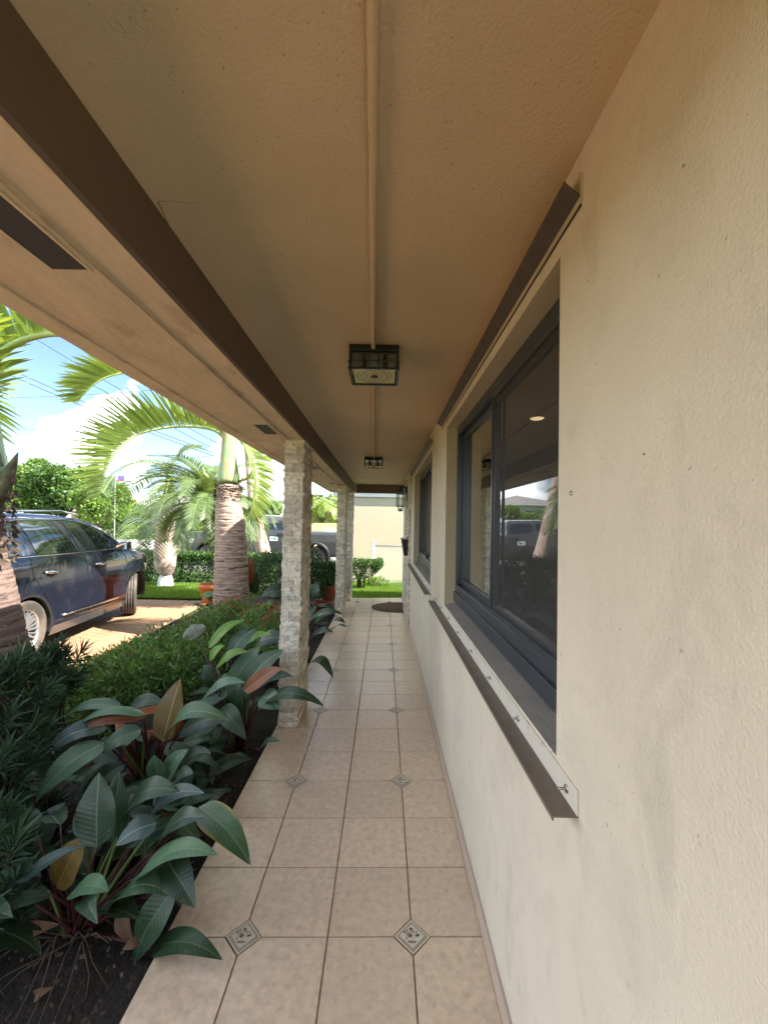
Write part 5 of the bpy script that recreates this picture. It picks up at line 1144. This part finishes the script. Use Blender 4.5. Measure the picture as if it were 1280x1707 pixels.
for side in (-1, 1):
    tk.patch([(1.12, 1.40), (1.5, 1.40), (2.0, 1.40)], [(1.16, 1.78), (1.5, 1.80), (1.98, 1.80)], eps=.005, side=side).build('cab_window', M_carglass, pk)
    tk.patch([(2.12, 1.40), (2.8, 1.40), (3.4, 1.40)], [(2.12, 1.80), (2.6, 1.80), (2.95, 1.74)], eps=.005, side=side).build('cab_window', M_carglass, pk)
    m = tk.line([(2.06, 1.8), (2.06, .55)], .004, side); tk.line([(1.04, 1.36), (1.04, .55)], .005, side, mb=m); tk.line([(3.5, 1.36), (3.5, .55)], .004, side, mb=m); m.build('door_seam', M_plastic, pk)
    for a in (0, 3.95):
        m = MB(); vs = []
        for k in range(17):
            an = PI*k/16*1.1-PI*.05
            for rr_, e in ((.47, .012), (.49, .03), (.56, .03), (.58, .004)): x, z = a+math.cos(an)*rr_, .40+math.sin(an)*rr_; vs.append((x, side*(tk.Wd(x, z)+e), z))
        m.add(vs, [(4*k+q, 4*k+q+1, 4*k+q+5, 4*k+q+4) for k in range(16) for q in range(3)], smooth=True); m.build('fender_flare', M_plastic, pk)
        wheel(pk, a, side*.84, .40, side, spokes=8)
    m = MB(); m.box(3.35, 3.5, side*1.0-.02, side*1.0+.16*side if side > 0 else side*1.0+.02, 1.38, 1.60) if side > 0 else m.box(3.35, 3.5, -1.16, -.98, 1.38, 1.60); m.build('wing_mirror', M_plastic, pk, bevel=.02)
    m = MB(); m.box(1.15, 1.4, side*.99-.015, side*.99+.015, 1.22, 1.26); m.box(2.2, 2.45, side*.99-.015, side*.99+.015, 1.22, 1.26); m.build('door_handle', M_plastic, pk)
m = tk.patch([(1.38, .98), (1.68, .98)], [(1.38, 1.14), (1.68, 1.14)], eps=.006, side=1); o = m.build('door_sticker', M_stick, pk)
m = tk.patch([(1.43, 1.03), (1.50, 1.02), (1.57, 1.03)], [(1.43, 1.08), (1.50, 1.11), (1.57, 1.08)], eps=.010, side=1); m.build('sticker_mark', M_stickg, o)
m = tk.patch([(4.55, .85), (4.88, .85)], [(4.5, 1.02), (4.86, 1.0)], eps=.006, side=1); m.build('headlight', M_lens, pk)
# --- far cars across the street
def far_car(label, px, py, Y, rz, m_, L_=4.5):
    p = at(px, py, Y); t = thing('parked_car', label, 'car', (p.x, p.y, p.z), rz, 'cars parked across the street')
    k = Car(top=[(-1.0, .85), (-.9, 1.0), (-.3, 1.05), (.1, 1.35), (.9, 1.42), (1.5, 1.38), (2.1, 1.02), (3.1, .88), (3.4, .6)], zb=[(-1, .4), (0, .28), (3.4, .32)],
            wtab=[(.3, .85), (.7, .88), (1.0, .86), (1.3, .68), (1.45, .6)], ptab=[(-1, .85), (0, 1), (2.8, 1), (3.4, .8)], arches=[(0, .31), (2.65, .31)], R=.36, s0=-1, s1=3.4, step=.05)
    k.body().build('body', m_, t)
    for side in (-1, 1):
        k.patch([(-.1, 1.02), (.8, 1.02), (1.9, 1.0)], [(.2, 1.30), (.8, 1.36), (1.4, 1.33)], eps=.006, side=side).build('side_window', M_carglass, t)
        k.patch([(-.98, .70), (-.6, .72)], [(-.96, .86), (-.62, .88)], eps=.008, side=side).build('tail_light', M_redl, t)
        wheel(t, 0, side*.78, .32, side, spokes=6); wheel(t, 2.65, side*.78, .32, side, spokes=6)
    return t
far_car('low black saloon with a red tail light parked across the street', 247, 889, 38, PI+.15, M_blackp)
far_car('dark blue car behind the black saloon across the street', 262, 886, 44, PI+.6, M_navy)
# ================================================================== FAR PLACES
def simple_house(label, x0, x1, y0, y1, z1, mw, mr, roofh=1.6, wins_=(), over=.5, group='houses across the street'):
    t = thing('far_house', label, 'house', ((x0+x1)/2, (y0+y1)/2, G), 0, group); ob = []
    m = MB(); m.box(x0, x1, y0, y1, G-.05, z1); ob.append(m.build('wall', mw, t))
    m = MB(); a, b, c_, d = x0-over, x1+over, y0-over, y1+over; cx0, cx1, cy = a+(d-c_)/2, b-(d-c_)/2, (c_+d)/2
    if cx1 < cx0: cx0 = cx1 = (a+b)/2
    m.add([(a, c_, z1), (b, c_, z1), (b, d, z1), (a, d, z1), (cx0, cy, z1+roofh), (cx1, cy, z1+roofh)], [(0, 1, 5, 4), (1, 2, 5), (2, 3, 4, 5), (3, 0, 4), (3, 2, 1, 0)]); ob.append(m.build('roof', mr, t))
    m = MB(); m.box(a, b, c_-.05, c_, z1-.18, z1+.02); ob.append(m.build('fascia', M_white, t))
    for (wx, wz, w, h) in wins_:
        m = MB(); m.box(wx-.08, wx+w+.08, y0-.06, y0-.01, wz-.08, wz+h+.08); f = m.build('window', M_white, t); ob.append(f)
        m = MB(); m.box(wx, wx+w, y0-.075, y0-.061, wz, wz+h); m.build('pane', M_carglass, f)
    local(t, *ob); return t
simple_house('pink walled house with grey tiled roof and white window across the street', -31, -20.5, 50, 58, 2.9, M_brick, M_roof, 1.9, [(-29.5, 1.0, 1.6, 1.2), (-25.5, 1.0, 1.4, 1.3)])
simple_house('low house with red roof half hidden by the large trees', -42, -33, 56, 64, 2.6, M_brick, M_roofr, 1.8, [(-38, 1, 1.5, 1.1)])
simple_house('white two-storey house behind the pickup roof', -20.5, -12.2, 50, 60, 4.2, M_white, M_roof, 1.4, [(-14.2, 2.2, 1.1, 1.2), (-17, 2.2, 1.1, 1.2)])
m = MB(); m.box(-9.5, 6, 27, 27.3, G, 1.47); m.box(-9.52, 6.02, 26.95, 27.35, 1.47, 1.53)
tag(m.build('boundary_wall', M_yel), 'pale yellow boundary wall across the street above the pickup bed', 'wall')
t = thing('wooden_gate', 'orange-brown wooden gate between white posts across the street', 'gate', tuple(at(198, 886, 42))); ob = []
p = at(198, 886, 42); m = MB(); m.box(p.x-.35, p.x+.35, 42, 42.06, p.z, p.z+.85); ob.append(m.build('gate_leaf', M_gate, t))
m = MB(); m.tube([(p.x-.33, 41.97, p.z+.03), (p.x+.33, 41.97, p.z+.82)], .03, 6); ob.append(m.build('brace', M_brick, t))
for q in (-.55, .55): m = MB(); m.box(p.x+q-.13, p.x+q+.13, 41.95, 42.15, p.z, p.z+.95); ob.append(m.build('gate_post', M_white, t))
local(t, *ob)
# far clipped hedge across the street
hedge('low bright hedge across the street beyond the parked suv', -26, -11, 33.0, 34.6, -.05, .95, 9000, .16, .09, M_farl, 61)
# ---- trees
def tree(name, label, base, h, crown, n, leaf, m_leaf, seed, group='trees across the street', tr=.22):
    r = random.Random(seed); t = thing(name, label, 'tree', base, 0, group); bx, by, bz = base; mb, tm = MB(), MB()
    c = Vector((bx, by, bz+h-crown[2])); nb = 26; blobs = []
    for k in range(nb):
        d = rdir(r, .1); s_ = r.uniform(.35, .85); bc = Vector((c.x+d.x*crown[0]*s_, c.y+d.y*crown[1]*s_, c.z+d.z*crown[2]*s_)); blobs.append((bc, r.uniform(.24, .42)*min(crown)))
    for (bc, br) in blobs:
        for q in range(n//nb):
            d = rdir(r, .2); p = bc+Vector((d.x, d.y, d.z*.75))*br*(.45+.6*r.random()**.5)
            leaflet(mb, p, (d+rdir(r)*.9).normalized(), rdir(r, .7), leaf*r.uniform(.6, 1.4), leaf*.7*r.uniform(.6, 1.3))
        tm.tube([(bx, by, bz+h*.25), Vector((bx, by, bz+h*.3)).lerp(bc, .5)+Vector((0, 0, .2)), bc], [tr*.5, tr*.3, tr*.1], 5)
    tm.tube([(bx, by, bz-.1), (bx+r.uniform(-.1, .1), by, bz+h*.2), (bx, by, bz+h*.45)], [tr*1.3, tr, tr*.6], 9)
    a = mb.build('crown', m_leaf, t); b = tm.build('trunk', M_twig, t); local(t, a, b); return t
for (nm, lb, px, Y, topy, cr, n, lf_, mm, sd) in (
    ('broadleaf_tree', 'large rounded tree at the far left above the suv roof', 15, 34, 752, (4.6, 3.6, 2.9), 12000, .34, M_farl, 71),
    ('broadleaf_tree', 'large dense tree behind the suv, right of the tallest crown', 110, 36, 764, (4.2, 3.6, 2.9), 12000, .34, M_farl2, 72),
    ('broadleaf_tree', 'bushy tree left of the flag sign pole', 168, 33, 800, (2.6, 2.4, 1.9), 7000, .28, M_farl, 73),
    ('broadleaf_tree', 'small bright tree before the pink house', 205, 40, 832, (2.8, 2.0, 1.7), 6000, .26, M_farl, 74),
    ('broadleaf_tree', 'bright leafy tree seen beyond the slim leaning palm', 436, 30, 832, (1.7, 1.6, 1.5), 6000, .22, M_farl, 75),
    ('broadleaf_tree', 'leafy tree rising behind the ringed palm trunk', 405, 34, 838, (2.2, 2.0, 1.7), 6000, .24, M_farl, 76),
    ('broadleaf_tree', 'tree glimpsed behind the feathery date palm', 330, 42, 845, (3.0, 2.4, 1.9), 6000, .28, M_farl, 77),
    ('broadleaf_tree', 'leafy garden tree above the yellow boundary wall, beside the second stone column', 552, 31, 815, (2.0, 1.8, 2.0), 7000, .24, M_farl, 78),
    ('broadleaf_tree', 'leafy garden tree above the yellow boundary wall, beside the first stone column', 522, 33, 826, (1.9, 1.8, 1.8), 6000, .24, M_farl, 79)):
    p = at(px, topy, Y); tree(nm, lb, (p.x, Y, G), p.z-G, cr, n, lf_, mm, sd)
def coco(label, px, Y, topy, seed):
    r = random.Random(seed); c_ = at(px, topy+14, Y); t = thing('coconut_palm', label, 'palm tree', (c_.x, Y, G), 0, 'tall palms behind the yellow wall'); ob = []
    m = MB(); m.tube([(c_.x-.3, Y, G), (c_.x-.1, Y, c_.z*.5), tuple(c_)], [.18, .14, .11], 8); ob.append(m.build('trunk', M_barkp, t))
    for k in range(16):
        az = k*2.4; h = Vector((math.cos(az), math.sin(az), 0)); p = c_.copy(); path = [p.copy()]; e = math.radians(r.uniform(10, 70))
        for s_ in range(5): p = p+(h*math.cos(e)+Vector((0, 0, 1))*math.sin(e))*.4; e -= math.radians(25); path.append(p.copy())
        addfrond(t, ob, path, 22, .55, r, leafm=M_frond, w=.07, V=.1, droop=.4, r0=.03)
    local(t, *ob)
coco('tall palm head above the yellow wall, right of the first stone column', 548, 27.8, 832, 91)
coco('lower palm head above the yellow wall against the first stone column', 529, 28.5, 846, 92)
# ---- utility wires, flag sign
wires = [((0, 608), (240, 708), (420, 778), 14), ((0, 618), (240, 713), (420, 782), 14), ((60, 565), (240, 660), (460, 790), 14.6), ((-20, 664), (110, 656), (300, 646), 24), ((-20, 716), (130, 710), (300, 706), 24), ((0, 782), (240, 768), (470, 750), 26), ((250, 690), (350, 735), (470, 800), 15)]
for i, (a, b, c_, Y) in enumerate(wires):
    lab = ('upper of the close pair of power cables sloping down to the right', 'lower of the close pair of power cables sloping down to the right', 'thin cable crossing behind the drooping frond tip', 'faint nearly level wire high in the blue sky', 'faint nearly level wire below the higher level one', 'level wire just above the far tree tops', 'cable running down behind the arching frond to the column')[i]
    m = MB(); P0, P1 = at(*a, Y), at(*c_, Y*1.02); d = (P1-P0); pts = []
    for k in range(25): u = -.6+2.2*k/24; pts.append(P0+d*u-Vector((0, 0, .12*math.sin(PI*min(1, max(0, u))))))
    m.tube(pts, .012 if Y < 20 else .010, 5); tag(m.build('power_line', M_cable), lab, 'power line', 'overhead wires')
t = thing('flag_sign', 'slim pole with a small purple and red sign above the far trees', 'sign', tuple(at(193, 850, 30))); ob = []
m = MB(); m.tube([Vector((at(193, 850, 30).x, 30, G)), at(193, 790, 30), at(196, 770, 30)], .035, 8); ob.append(m.build('pole', M_galv, t))
p0, p1 = at(197, 793, 29.95), at(207.5, 803, 29.95); m = MB(); m.box(p0.x, p1.x, 29.93, 29.97, p1.z+.1, p0.z); ob.append(m.build('sign_panel', M_signp, t))
m = MB(); m.box(p0.x, p1.x, 29.93, 29.97, p1.z, p1.z+.098); ob.append(m.build('sign_band', M_signr, t)); local(t, *ob)
